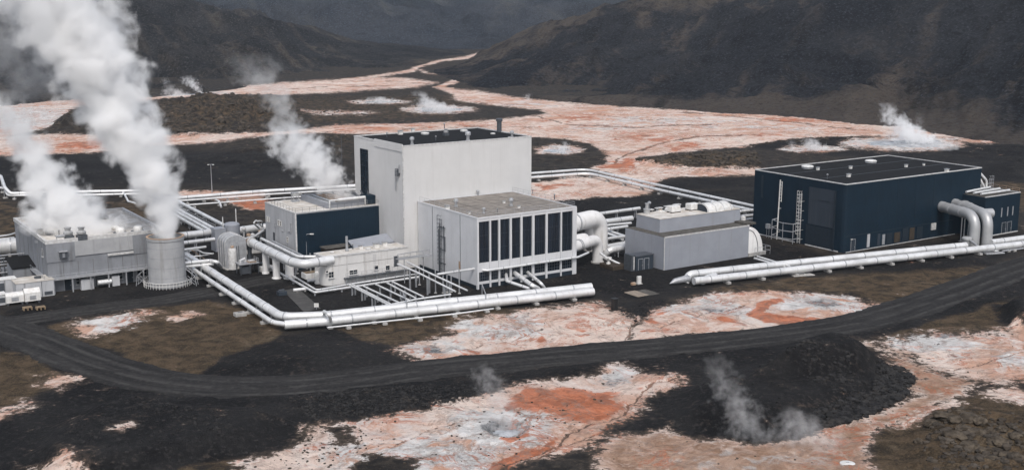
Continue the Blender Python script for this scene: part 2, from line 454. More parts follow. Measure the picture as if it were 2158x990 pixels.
MOSS = [
 ([(78,690),(200,668),(330,650),(450,630),(520,640),(560,668),(598,710),(520,745),(440,770),(412,797),(340,787),(220,735),(120,708)], 12, 1),
 ([(-60,728),(20,735),(110,770),(140,790),(80,830),(-60,880)], 16, 1),
 ([(690,692),(900,660),(1240,628),(1300,640),(1180,650),(1000,680),(950,705),(830,735),(760,715)], 18, .75),
 ([(1400,640),(1560,600),(1760,572),(2000,556),(2120,575),(2060,620),(1900,650),(1790,620),(1600,612),(1460,625)], 20, .75),
 ([(1820,725),(1960,665),(2090,635),(2158,640),(2300,600),(2300,700),(2060,700),(1950,702),(1850,720)], 20, .9),
 ([(1820,935),(1860,905),(1960,855),(2060,825),(2158,840),(2400,820),(2400,1060),(1850,1060)], 20, .95),
 ([(200,950),(400,900),(500,950),(540,1000),(300,1050),(150,1050)], 40, .6),
 ([(1060,820),(1150,800),(1250,780),(1240,760),(1120,775),(1030,800)], 20, .6),
 ([(-200,420),(0,420),(60,440),(50,520),(-200,560)], 30, .6),
 ([(330,330),(560,310),(740,300),(740,370),(560,380),(400,385)], 40, .5),
 ([(200,430),(320,420),(360,440),(300,470)], 24, .7),
 ([(1330,345),(1590,320),(1600,372),(1440,365)], 30, .55),
 ([(2070,330),(2300,310),(2300,470),(2130,440)], 30, .6),
 ([(1560,215),(1700,160),(1900,190),(2158,240),(2158,290),(1900,262),(1700,244)], 40, .9),
 ([(330,215),(560,205),(980,195),(1010,218),(960,252),(700,262),(450,283),(340,285)], 30, .45),
]
moss = np.zeros_like(CX)
for pts, s, a in MOSS: moss = np.maximum(moss, a * soft(poly_sd(pts), s))
BLK = [   # bare black gravel: yard, road verges, cinder mounds
 ([(0,650),(420,560),(380,500),(900,440),(1220,420),(1640,440),(1600,500),(1760,545),(2130,480),(2160,500),(2100,560),(1560,590),(1440,620),(1240,640),(900,665),(700,695),(600,700),(560,668),(450,630),(200,665),(80,690),(0,700)], 20, 1),
 ([(-60,690),(80,690),(220,735),(340,787),(412,797),(440,770),(598,710),(690,692),(760,715),(830,740),(930,770),(1300,735),(1640,690),(1800,672),(1900,650),(2060,610),(2250,540),(2250,600),(2090,640),(1850,715),(1720,714),(1870,745),(1930,800),(1905,838),(1800,888),(1720,915),(1620,935),(1500,926),(1400,905),(1290,915),(1345,872),(1355,842),(1425,795),(1345,786),(1250,788),(1030,830),(830,878),(660,892),(640,920),(600,945),(300,1000),(-60,1000),(-60,880),(170,800),(110,770)], 14, 1),
 ([(1280,640),(1400,625),(1400,650),(1340,680),(1300,655)], 12, 1),
 ([(2090,645),(2250,640),(2250,720),(2120,690)], 16, 1),
 ([(1120,430),(1380,410),(1640,395),(1640,440),(1220,430)], 12, 1), ([(1380,378),(1640,368),(1640,400),(1400,400)], 14, .8),
 ([(-200,335),(330,310),(560,320),(700,300),(760,380),(380,395),(-200,400)], 30, .8),
 ([(1570,309),(1620,299),(1700,291),(1800,289),(1900,290),(2000,296),(2158,306),(2300,320),(2300,400),(2080,380),(2000,345),(1800,330),(1660,322)], 8, .9),
]
blk = np.zeros_like(CX)
for pts, s, a in BLK: blk = np.maximum(blk, a * soft(poly_sd(pts), s * 1.6))

RILL = [([(1415,796),(1370,808),(1345,830),(1325,850),(1318,870),(1290,885),(1230,900),(1200,915),(1190,935),(1150,955),(1090,975),(1060,995)], 3.2), ([(1270,640),(1330,655),(1345,672),(1325,690),(1310,720)], 3.0), ([(1290,905),(1240,925),(1180,945),(1100,990)], 2.2),
 ([(1840,742),(1940,772),(2040,800)], 2.2), ([(1440,236),(1600,250),(1760,268),(1850,276)], 3.0), ([(1290,345),(1330,320),(1420,295),(1500,285),(1600,285)], 3.5), ([(1000,215),(1080,232),(1200,262),(1330,268),(1500,262)], 3.0), ([(1250,240),(1350,252),(1480,250)], 2.4), ([(700,172),(800,170),(900,176)], 2.0), ([(560,190),(700,182),(820,180)], 2.2), ([(850,272),(1000,266),(1130,268)], 2.4), ([(1560,640),(1480,660),(1400,690)], 2.0), ([(1150,690),(1060,720),(980,735)], 2.0), ([(2158,740),(2060,765),(1980,778)], 2.4), ([(820,940),(900,905),(980,885)], 2.0), ([(640,960),(760,930),(860,930)], 2.0)]
rill = np.zeros_like(CX)
for pts, w in RILL: rill = np.maximum(rill, soft(line_sd(pts, w), 3.5))
# heights -----------------------------------------------------------------
ROUGH = [   # lava fields with broken relief (outline, softness, metres)
 ([(330,215),(450,205),(560,206),(600,215),(640,245),(600,265),(560,272),(450,283),(345,284)], 30, 6.0),
 ([(112,270),(140,244),(175,240),(230,262),(240,276),(130,279)], 14, 5.0),
 ([(560,300),(740,288),(740,330),(600,360),(350,340)], 30, 1.6),
 ([(1340,345),(1420,330),(1590,322),(1600,350),(1500,356)], 24, 3.0),
 ([(1570,309),(1650,299),(1800,291),(1850,292),(1700,300)], 10, 2.0),
 ([(2000,320),(2100,312),(2300,310),(2300,380),(2080,350)], 30, 2.4),
 ([(1980,880),(2060,870),(2158,880),(2300,900),(2300,1060),(1990,1060),(1930,980)], 40, 2.2),
 ([(600,835),(800,815),(1000,815),(900,850),(660,885)], 30, 0.9),
 ([(1120,296),(1250,306),(1275,330),(1200,345),(1120,345)], 16, 1.4),
]
GZ = np.zeros_like(CX)
rn = fbm(GX / 7, GY / 7, 5, 41, 0.55, True); rn2 = fbm(GX / 26, GY / 26, 4, 51)
for pts, s, h in ROUGH:
    GZ += h * soft(poly_sd(pts), s) * np.clip(1.5 * rn * (0.35 + rn2) - 0.35, 0, 1.4)
MOUND = [  # smooth cinder mounds and banks (outline, ramp width, metres)
 ([(1380,905),(1420,820),(1560,770),(1720,738),(1830,745),(1900,785),(1905,825),(1800,872),(1700,905),(1560,922)], 110, 2.4),
 ([(1560,830),(1640,770),(1740,742),(1830,752),(1890,790),(1830,820),(1700,830)], 80, 3.4),
 ([(40,960),(120,880),(300,850),(560,860),(640,890),(560,950),(330,1000),(100,1020)], 90, 2.0),
 ([(160,860),(330,822),(300,870),(180,905)], 60, 1.4),
 ([(560,720),(700,705),(820,745),(700,790),(500,800),(440,780)], 80, 1.0),
 ([(2090,650),(2250,645),(2250,720),(2120,690)], 40, 3.0),
]
for pts, w, h in MOUND:
    GZ += h * sstep(0, w, poly_sd(pts, CX, CY)) * (0.8 + 0.4 * rn2)
GZ -= 1.1 * sstep(0, 45, poly_sd(ell(1735, 752, 60, 12), CX, CY))          # crater in the mound
GZ -= 0.9 * sstep(0, 30, poly_sd(ell(1068, 902, 52, 18), CX, CY))          # mud pot
GZ -= 0.4 * sstep(0, 30, poly_sd(ell(920, 737, 40, 10), CX, CY))
GZ += dep * (0.5 * (fbm(GX / 3.2, GY / 3.2, 4, 81, .55, True) - .6) ) - .35 * rill * dep
GZ += 0.35 * (fbm(GX / 14, GY / 14, 4, 61) - 0.5) * (1 - 0.7 * blk)
GZ += 0.10 * (fbm(GX / 1.6, GY / 1.6, 3, 63) - 0.5)
GZ += 3.0 * sstep(700, 1300, R_) * (fbm(GX / 120, GY / 90, 4, 71) - 0.4)
ROADS = [
 ([(-120,655),(0,690),(100,727),(200,766),(300,795),(420,812),(600,812),(750,798),(900,778),(1079,760),(1300,738),(1500,720),(1700,697),(1850,668),(1960,632),(2060,597),(2158,562),(2280,522)], 5.8),
 ([(-60,688),(60,672),(200,651),(330,634),(450,613),(560,590),(660,574)], 4.2),
]
pad = np.clip(np.maximum(soft(line_sd(ROADS[0][0], 34, CX, CY), 34), soft(line_sd(ROADS[1][0], 12, CX, CY), 12)) * 1.4, 0, 1)
YARD = [(0,600),(20,470),(380,395),(1120,350),(1300,350),(1640,420),(1700,330),(2100,330),(2200,470),(2200,540),(1560,600),(1260,625),(600,690),(400,640),(0,655)]
yard = np.clip(soft(poly_sd(YARD, CX, CY), 25) * 1.5, 0, 1)
flat = np.maximum(pad, yard)
GZ = GZ * (1 - flat) * (1 - .9 * pool) - 0.02 * flat
GZ -= 0.06 * soft(line_sd(ROADS[0][0], 46, CX, CY), 20)

def grid_mesh(name, X, Y, Z, mat, attrs=None, smooth=True):
    r, c = X.shape
    me = bpy.data.meshes.new(name)
    me.vertices.add(r * c)
    me.vertices.foreach_set('co', np.stack([X, Y, Z], -1).astype(np.float32).ravel())
    idx = np.arange(r * c).reshape(r, c)
    q = np.stack([idx[:-1, :-1], idx[:-1, 1:], idx[1:, 1:], idx[1:, :-1]], -1).reshape(-1, 4)
    me.loops.add(q.size); me.loops.foreach_set('vertex_index', q.ravel().astype(np.int32))
    me.polygons.add(len(q)); me.polygons.foreach_set('loop_start', np.arange(0, q.size, 4, dtype=np.int32))
    me.update(calc_edges=True)
    if smooth: me.polygons.foreach_set('use_smooth', np.ones(len(q), bool))
    for k, ch in (attrs or {}).items():
        at = me.attributes.new(k, 'FLOAT_COLOR', 'POINT')
        at.data.foreach_set('color', np.stack(ch, -1).astype(np.float32).ravel())
    me.materials.append(mat)
    me.validate()
    return me

def ground_material():
    m, n, l, b = mat_base('volcanic_ground')
    tc = n.new('ShaderNodeTexCoord'); ob = tc.outputs['Object']
    a1 = n.new('ShaderNodeAttribute'); a1.attribute_name = 'soil_a'
    a2 = n.new('ShaderNodeAttribute'); a2.attribute_name = 'soil_b'
    s1 = n.new('ShaderNodeSeparateColor'); l.new(a1.outputs['Color'], s1.inputs[0])
    s2 = n.new('ShaderNodeSeparateColor'); l.new(a2.outputs['Color'], s2.inputs[0])
    depA, orgA, whtA, blkA = s1.outputs[0], s1.outputs[1], s1.outputs[2], a1.outputs['Alpha']
    mosA, gryA, tanA = s2.outputs[0], s2.outputs[1], s2.outputs[2]
    nA = nnoise(n, l, ob, 0.05, 8, 0.62, 0.8)          # tens of metres
    nB = nnoise(n, l, ob, 0.30, 8, 0.68, 0.6)          # metres
    nC = nnoise(n, l, ob, 1.1, 6, 0.72, 0.3)           # stones
    nD = nnoise(n, l, ob, 3.2, 4, 0.75)                # grit
    nE = nnoise(n, l, ob, 0.11, 10, 0.72, 0.7)          # swirled stains
    nF = nnoise(n, l, ob, 0.20, 9, 0.76, 0.4)
    nG = nnoise(n, l, ob, 0.06, 10, 0.72, 0.9)
    def MUL(a, c): return nmath(n, l, 'MULTIPLY', a, c)
    def ADD(a, c): return nmath(n, l, 'ADD', a, c)
    def rag(x, noise, amp, a, c):
        return nramp(n, l, ADD(x, MUL(nmath(n, l, 'SUBTRACT', noise, 0.5), amp)), a, c)
    edge = ADD(MUL(nB, 0.40), ADD(MUL(nC, 0.35), MUL(nE, 0.25)))
    # dark soils
    soil = nmix(n, l, nramp(n, l, nB, 0.35, 0.66), (0.016, 0.0145, 0.0135), (0.052, 0.043, 0.035))
    soil = nmix(n, l, MUL(nramp(n, l, nA, 0.42, 0.62), 0.45), soil, (0.030, 0.029, 0.030))
    soil = nmix(n, l, MUL(nramp(n, l, nC, 0.54, 0.72), 0.55), soil, (0.115, 0.092, 0.070))
    soil = nmix(n, l, MUL(nramp(n, l, nF, 0.60, 0.70), 0.35), soil, (0.15, 0.115, 0.085))
    mosc = nmix(n, l, nramp(n, l, nB, 0.36, 0.64), (0.036, 0.027, 0.017), (0.106, 0.074, 0.046))
    mosc = nmix(n, l, MUL(nramp(n, l, nC, 0.50, 0.70), 0.65), mosc, (0.020, 0.016, 0.012))
    mosc = nmix(n, l, MUL(nramp(n, l, nE, 0.54, 0.68), 0.6), mosc, (0.19, 0.148, 0.100))
    mosc = nmix(n, l, MUL(nramp(n, l, nF, 0.60, 0.68), 0.5), mosc, (0.030, 0.027, 0.025))
    mosc = nmix(n, l, MUL(nramp(n, l, nD, 0.50, 0.66), 0.55), mosc, (0.15, 0.112, 0.072))
    mosc = nmix(n, l, MUL(nramp(n, l, nD, 0.48, 0.34), 0.55), mosc, (0.018, 0.014, 0.010))
    c = nmix(n, l, rag(mosA, nB, 2.2, 0.2, 0.8), soil, mosc)
    grav = nmix(n, l, nramp(n, l, nA, 0.38, 0.62), (0.0075, 0.0075, 0.0085), (0.020, 0.0195, 0.020))
    grav = nmix(n, l, MUL(nramp(n, l, nC, 0.50, 0.66), 0.55), grav, (0.042, 0.040, 0.039))
    grav = nmix(n, l, MUL(nramp(n, l, nC, 0.50, 0.34), 0.55), grav, (0.009, 0.009, 0.010))
    grav = nmix(n, l, MUL(nramp(n, l, nD, 0.64, 0.80), 0.7), grav, (0.11, 0.105, 0.10))
    grav = nmix(n, l, MUL(nramp(n, l, nB, 0.56, 0.70), 0.35), grav, (0.060, 0.050, 0.041))
    bk = rag(blkA, edge, 3.2, 0.32, 0.68)
    c = nmix(n, l, bk, c, grav)
    # mineral crust
    pink = nmix(n, l, nramp(n, l, nE, 0.40, 0.60), (0.55, 0.335, 0.245), (0.72, 0.60, 0.53))
    nH = nnoise(n, l, ob, 0.020, 8, 0.66, 1.2)
    pink = nmix(n, l, MUL(nramp(n, l, nH, 0.47, 0.58), 0.7), pink, (0.76, 0.65, 0.575))
    pink = nmix(n, l, MUL(nramp(n, l, nH, 0.44, 0.36), 0.65), pink, (0.56, 0.27, 0.165))
    pink = nmix(n, l, MUL(nramp(n, l, nG, 0.50, 0.62), 0.75), pink, (0.70, 0.635, 0.59))
    white = nmix(n, l, nramp(n, l, nB, 0.35, 0.65), (0.48, 0.465, 0.45), (0.74, 0.72, 0.70))
    cr = nmix(n, l, rag(whtA, nE, 3.4, 0.28, 0.62), pink, white)
    tanc = nmix(n, l, nramp(n, l, nF, 0.38, 0.62), (0.27, 0.165, 0.11), (0.47, 0.325, 0.245))
    cr = nmix(n, l, rag(tanA, nB, 2.2, 0.3, 0.8), cr, tanc)
    redc = nmix(n, l, nramp(n, l, nB, 0.36, 0.60), (0.25, 0.070, 0.030), (0.56, 0.19, 0.095))
    og = rag(ADD(orgA, 0.20), nE, 4.0, 0.48, 0.85)
    cr = nmix(n, l, MUL(og, 0.9), cr, redc)
    gryc = nmix(n, l, nramp(n, l, nC, 0.35, 0.65), (0.10, 0.105, 0.11), (0.36, 0.36, 0.36))
    cr = nmix(n, l, rag(gryA, nB, 2.4, 0.35, 0.75), cr, gryc)
    cr = nmix(n, l, MUL(nramp(n, l, nF, 0.57, 0.67), 0.55), cr, (0.25, 0.225, 0.205))
    cr = nmix(n, l, MUL(nramp(n, l, nC, 0.60, 0.72), 0.5), cr, (0.16, 0.125, 0.10))
    cr = nmix(n, l, MUL(nramp(n, l, nB, 0.44, 0.32), 0.3), cr, (0.34, 0.26, 0.215))
    # rusty seepage veins and pale salt rims
    vn = nmath(n, l, 'ABSOLUTE', nmath(n, l, 'SUBTRACT', nE, 0.5))
    vein = MUL(nramp(n, l, vn, 0.030, 0.004), nramp(n, l, nA, 0.44, 0.56))
    cr = nmix(n, l, MUL(vein, 0.8), cr, (0.45, 0.150, 0.075))
    vn2 = nmath(n, l, 'ABSOLUTE', nmath(n, l, 'SUBTRACT', nG, 0.5))
    cr = nmix(n, l, MUL(nramp(n, l, vn2, 0.020, 0.003), 0.55), cr, (0.27, 0.20, 0.165))
    cr = nmix(n, l, MUL(nramp(n, l, nD, 0.60, 0.74), 0.5), cr, (0.17, 0.14, 0.12))
    # thin drying cracks and rills
    vo = n.new('ShaderNodeTexVoronoi'); vo.feature = 'DISTANCE_TO_EDGE'; vo.inputs['Scale'].default_value = 0.10
    wv = n.new('ShaderNodeVectorMath'); wv.operation = 'ADD'
    nz = n.new('ShaderNodeTexNoise'); nz.inputs['Scale'].default_value = 0.12; nz.inputs['Detail'].default_value = 7; l.new(ob, nz.inputs['Vector'])
    sc_ = n.new('ShaderNodeVectorMath'); sc_.operation = 'SCALE'; sc_.inputs['Scale'].default_value = 22
    l.new(nz.outputs[1], sc_.inputs[0]); l.new(ob, wv.inputs[0]); l.new(sc_.outputs[0], wv.inputs[1]); l.new(wv.outputs[0], vo.inputs['Vector'])
    ck = MUL(nmath(n, l, 'SUBTRACT', 1.0, nramp(n, l, vo.outputs[0], 0.0, 0.05)), nramp(n, l, nA, 0.50, 0.60))
    cr = nmix(n, l, MUL(ck, 0.55), cr, (0.22, 0.145, 0.105))
    cr = nmix(n, l, MUL(rag(a2.outputs['Alpha'], nC, 1.6, 0.35, 0.7), 0.85), cr, nmix(n, l, nramp(n, l, nE, .45, .55), (0.085, 0.062, 0.05), (0.22, 0.11, 0.07)))
    dust = rag(depA, edge, 3.2, 0.08, 0.60)
    c = nmix(n, l, MUL(dust, 0.55), c, (0.17, 0.125, 0.095))
    dp = rag(depA, edge, 4.4, 0.40, 0.66)
    c = nmix(n, l, dp, c, cr)
    l.new(c, b.inputs['Base Color'])
    b.inputs['Roughness'].default_value = 0.95
    b.inputs['Specular IOR Level'].default_value = 0.15
    h = ADD(MUL(nB, 0.9), ADD(MUL(nC, 0.45), MUL(nD, 0.15)))
    nbump(n, l, h, 0.8, 1.6, b)
    return m
M['ground'] = ground_material()
ground = link('ground', grid_mesh('ground', GX, GY, GZ, M['ground'], {'soil_a': (dep, org, wht, blk), 'soil_b': (moss, grey, tan, rill)}))
tag(ground, kind='structure')

# ------------------------------------------------------------------ gravel roads
def road_material():
    m, n, l, b = mat_base('black_gravel_road')
    uv = n.new('ShaderNodeUVMap'); uv.uv_map = 'UVMap'
    tc = n.new('ShaderNodeTexCoord'); ob = tc.outputs['Object']
    st = nnoise(n, l, uv.outputs[0], 1.0, 5, 0.6, 0.3, (7.0, 0.06, 1))
    nB = nnoise(n, l, ob, 0.2, 6, 0.65); nD = nnoise(n, l, ob, 4.0, 4, 0.7)
    c = nmix(n, l, nramp(n, l, st, 0.35, 0.68), (0.015, 0.0147, 0.015), (0.032, 0.031, 0.0305))
    c = nmix(n, l, nmath(n, l, 'MULTIPLY', nramp(n, l, nB, 0.5, 0.75), 0.4), c, (0.028, 0.027, 0.027))
    c = nmix(n, l, nmath(n, l, 'MULTIPLY', nramp(n, l, nD, 0.58, 0.75), 0.5), c, (0.085, 0.08, 0.077))
    l.new(c, b.inputs['Base Color']); b.inputs['Roughness'].default_value = 0.95; b.inputs['Specular IOR Level'].default_value = 0.15
    nC = nnoise(n, l, ob, 1.1, 6, 0.72)
    su = n.new('ShaderNodeSeparateXYZ'); l.new(uv.outputs[0], su.inputs[0])
    wob = nmath(n, l, 'MULTIPLY', nmath(n, l, 'SUBTRACT', nnoise(n, l, ob, 0.03, 2, .5), .5), .25)
    trk = nmath(n, l, 'PINGPONG', nmath(n, l, 'ADD', su.outputs[0], wob), .14)
    trk = nmath(n, l, 'MULTIPLY', nramp(n, l, trk, .085, .125), nramp(n, l, nB, .62, .42))
    c = nmix(n, l, nmath(n, l, 'MULTIPLY', trk, .6), c, (0.062, 0.060, 0.058))
    c2 = nmix(n, l, nmath(n, l, 'MULTIPLY', nramp(n, l, nC, 0.50, 0.68), 0.55), c, (0.060, 0.057, 0.055)); c2 = nmix(n, l, nmath(n, l, 'MULTIPLY', nramp(n, l, nC, 0.48, 0.32), 0.6), c2, (0.010, 0.010, 0.010)); l.new(c2, b.inputs['Base Color'])
    h = nmath(n, l, 'ADD', nmath(n, l, 'MULTIPLY', st, 0.8), nmath(n, l, 'MULTIPLY', nD, 0.25))
    nbump(n, l, h, 0.5, 0.25, b)
    return m
M['road'] = road_material()
def catmull(P, k=12):
    P = [Vector(p) for p in P]; P = [P[0] * 2 - P[1]] + P + [P[-1] * 2 - P[-2]]
    out = []
    for i in range(1, len(P) - 2):
        for j in range(k):
            t = j / k
            out.append(0.5 * ((2 * P[i]) + (-P[i-1] + P[i+1]) * t + (2*P[i-1] - 5*P[i] + 4*P[i+1] - P[i+2]) * t*t + (-P[i-1] + 3*P[i] - 3*P[i+1] + P[i+2]) * t**3))
    return out + [P[-2]]
def road(pts, half, name, z):
    c = catmull([W(*p) for p in pts], 14)
    nx = 14
    vs_, fs, uvs = [], [], []
    s = 0
    for i, p in enumerate(c):
        t = (c[min(i+1, len(c)-1)] - c[max(i-1, 0)]).normalized()
        nrm = Vector((-t.y, t.x, 0))
        if i: s += (c[i] - c[i-1]).length
        for j in range(nx + 1):
            q = j / nx * 2 - 1
            hw = half + (0.7 * math.sin(i * 0.37 + j) + random.uniform(-0.5, 0.5)) * (1 if j in (0, nx) else 0) * 0.9
            crown = z * (1 - q**6) - 0.10 * (abs(q) == 1) + 0.05 * (math.cos(q * 9) if abs(q) < .9 else 0)
            vs_.append((p.x + nrm.x * q * hw, p.y + nrm.y * q * hw, crown)); uvs.append((q * 0.5 + 0.5, s))
    for i in range(len(c) - 1):
        for j in range(nx):
            a = i * (nx + 1) + j
            fs.append((a, a + 1, a + nx + 2, a + nx + 1))
    me = bpy.data.meshes.new(name); me.from_pydata(vs_, [], fs)
    uvl = me.uv_layers.new(name='UVMap')
    for lp in me.loops: uvl.data[lp.index].uv = uvs[lp.vertex_index]
    me.polygons.foreach_set('use_smooth', [True] * len(me.polygons)); me.materials.append(M['road'])
    return tag(link(name, me), kind='structure')
road(ROADS[0][0], ROADS[0][1], 'gravel_road', 0.10)
road(ROADS[1][0], ROADS[1][1], 'service_road', 0.10)

# ------------------------------------------------------------------ hills
def hill_material(name, dark, mid, tan_, tan_amt):
    m, n, l, b = mat_base(name)
    tc = n.new('ShaderNodeTexCoord'); ob = tc.outputs['Object']
    at = n.new('ShaderNodeAttribute'); at.attribute_name = 'soil_a'
    sp = n.new('ShaderNodeSeparateColor'); l.new(at.outputs['Color'], sp.inputs[0])
    nA = nnoise(n, l, ob, 0.006, 8, 0.62, 1.0)
    nB = nnoise(n, l, ob, 0.020, 9, 0.70, 1.6, (1, 0.45, 1.4))
    nC = nnoise(n, l, ob, 0.09, 9, 0.75, 0.5)
    nD = nnoise(n, l, ob, 0.5, 5, 0.75)
    def MUL(a, c): return nmath(n, l, 'MULTIPLY', a, c)
    def ADD(a, c): return nmath(n, l, 'ADD', a, c)
    c = nmix(n, l, nramp(n, l, nA, 0.38, 0.62), dark, mid)
    k = ADD(MUL(nmath(n, l, 'SUBTRACT', sp.outputs[0], 0.3), 0.26), ADD(MUL(nB, 0.45), ADD(MUL(nC, 0.40), MUL(nD, 0.15))))
    c = nmix(n, l, MUL(nramp(n, l, k, 0.48, 0.68), tan_amt), c, tan_)
    c = nmix(n, l, nmath(n, l, 'MULTIPLY', sp.outputs[1], nramp(n, l, nC, 0.36, 0.58)), c, tuple(x * 1.15 for x in tan_))
    c = nmix(n, l, MUL(sp.outputs[2], 0.7), c, tuple(x * 0.45 for x in dark))
    c = nmix(n, l, MUL(nramp(n, l, nC, 0.50, 0.66), 0.45), c, tuple(x * 0.38 for x in dark))
    c = nmix(n, l, MUL(nramp(n, l, nD, 0.52, 0.68), 0.75), c, tuple(x * 3.0 for x in mid))
    c = nmix(n, l, MUL(nramp(n, l, nD, 0.48, 0.34), 0.6), c, tuple(x * 0.4 for x in dark))
    l.new(c, b.inputs['Base Color']); b.inputs['Roughness'].default_value = 1.0; b.inputs['Specular IOR Level'].default_value = 0.1
    nbump(n, l, ADD(MUL(nB, 1.2), ADD(MUL(nC, 0.7), MUL(nD, .15))), 1.0, 14.0, b)
    return m
def azim(px): return math.atan2((px - 1079) / F, 1.0)
def hill(name, mat, base, ridge, d_extra, amp, seed, tanfn=None, dirn=.4, scale=150, gain=0.52, pw=1.25):
    """terrain strip: foot line and skyline given on the map chart, ridge set back by d_extra metres"""
    a = np.arange(-42, 42.01, 0.11); pxa = 1079 + F * np.tan(np.radians(a))
    by = np.interp(pxa, [p[0] for p in base], [p[1] for p in base])
    d0 = np.array([W(1079, float(q)).y for q in by])
    ex = np.interp(pxa, [p[0] for p in d_extra], [p[1] for p in d_extra])
    ry = np.interp(pxa, [p[0] for p in ridge], [p[1] for p in ridge])
    d1 = d0 + ex
    zr = np.array([CAMH + d * math.tan(math.atan((495 - y) / F) - PITCH) for d, y in zip(d1, ry)])
    zr = np.maximum(zr, -2.0)
    t = np.concatenate([np.linspace(-0.12, 1.0, 190), np.linspace(1.02, 1.5, 24)])
    T, D0 = np.meshgrid(t, d0, indexing='ij')
    D = D0 + T * ex[None, :]
    AA = np.radians(a)[None, :] + 0 * T
    X, Y = D * np.sin(AA), D * np.cos(AA)
    ridgeshape = np.where(T < 1, np.clip(T, 0, 1) ** pw * (1.25 - 0.25 * np.clip(T, 0, 1)), 1 - 0.35 * (T - 1) ** 1.3)
    n1 = fbm(X / scale, Y / scale, 6, seed, gain, True)
    n2 = fbm(X / (scale * 0.22), Y / (scale * 0.22), 5, seed + 200, 0.55)
    n3 = fbm(X / (scale * 2.2), Y / (scale * 2.2), 3, seed + 300)
    gx = AA * 1000.0 + 60 * (n3 - .5); gul = fbm(gx / 62, D / 210, 5, seed + 400, .55, True); gu2 = fbm(gx / 21, D / 80, 4, seed + 430, .55, True)
    k = sstep(-0.05, 0.25, T)
    lid = np.clip(zr[None, :] / 40, 0, 1)
    Z = zr[None, :] * ridgeshape + amp * k * lid * ((n1 - 0.62) * .75 + (n2 - 0.5) * 0.28 + (n3 - 0.5) * 0.8 + (gul - .6) * .32 + (gu2 - .6) * .10) - 3.0 * (1 - sstep(-0.12, 0.03, T))
    hb = T * 150.0 + (n3 - .5) * 60; pa = pxa[None, :] + (n1 - .5) * 40; ac, alg = hb + dirn * pa, pa - dirn * hb
    stk = fbm(ac / 30, alg / 130, 6, seed + 500, .62)
    ta = np.clip(tanfn(pxa[None, :] + 0 * T, T, n3) + (stk - .5) * 2.4 * sstep(0, .15, T), 0, 1) if tanfn is not None else np.zeros_like(Z)
    rib = .75 * sstep(.62, .90, fbm(ac / 26, alg / 120, 5, seed + 600, .6, True)) * sstep(.35, .6, fbm(pa / 110, hb / 60, 3, seed + 620))
    drk = sstep(.70, .92, fbm(ac / 34 + 9, alg / 150, 5, seed + 640, .6, True))
    o = link(name, grid_mesh(name, X, Y, Z, mat, {'soil_a': (ta, rib, drk, ta * 0 + 1)}))
    return tag(o, kind='structure')
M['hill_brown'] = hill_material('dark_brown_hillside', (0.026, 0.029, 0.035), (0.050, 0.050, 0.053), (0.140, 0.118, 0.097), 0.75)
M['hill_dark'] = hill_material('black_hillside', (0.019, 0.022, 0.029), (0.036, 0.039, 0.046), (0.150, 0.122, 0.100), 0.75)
M['mountain'] = hill_material('far_mountain', (0.038, 0.047, 0.063), (0.058, 0.066, 0.082), (0.115, 0.112, 0.108), 0.45)  # distance haze partly painted into the colour: paler and bluer than the hills
def tan_right(px, t, n):
    w = (n - 0.5)
    tb = np.interp(px + w * 200, [1400, 1560, 1700, 1870, 1960, 2080], [.05, .14, .24, .34, .28, .12])
    apron = sstep(-.24, .16, tb - t + w * .25) * 1.1
    top = sstep(0.70, 0.98, t + w * .3) * 0.75
    foot = (1 - sstep(0.0, 0.14, t + w * .1)) * 0.8
    return apron + top + foot + w * .5 - .12
hill('hill', M['hill_dark'],
     [(900,150),(960,172),(1000,186),(1080,203),(1150,210),(1250,218),(1440,230),(1550,236),(1680,241),(1760,250),(1900,260),(2000,272),(2158,288),(2500,305)],
     [(900,152),(960,140),(1000,128),(1060,105),(1130,81),(1250,47),(1330,23),(1440,8),(1560,-14),(1700,-45),(1900,-85),(2158,-110),(2500,-120)],
     [(900,30),(960,90),(1060,300),(1250,520),(1500,640),(1800,700),(2158,640),(2500,600)], 44, 3, tan_right, -.32, 130)
def tan_left(px, t, n):
    return (1 - sstep(0.05, 0.45, t)) * 0.75 + (n - 0.5) * 1.2
hill('hill', M['hill_brown'],
     [(-400,240),(0,204),(310,196),(420,190),(550,176),(700,165),(780,158),(860,148),(940,124),(1010,110),(1040,110)],
     [(-400,-160),(0,-110),(230,-40),(330,-4),(400,10),(520,40),(620,62),(720,90),(800,99),(880,103),(950,108),(1010,112),(1040,114)],
     [(-400,800),(300,760),(600,560),(800,340),(940,140),(1010,20)], 70, 23, tan_left, .42, 150)
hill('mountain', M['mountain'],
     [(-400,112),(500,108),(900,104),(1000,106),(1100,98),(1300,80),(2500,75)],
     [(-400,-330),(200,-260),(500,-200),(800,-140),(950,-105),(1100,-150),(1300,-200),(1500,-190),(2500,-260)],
     [(-400,1500),(900,1300),(1100,1200),(2500,1400)], 120, 47, lambda px, t, n: (n - 0.4) * 1.2, .25, 420, 0.55, 1.15)

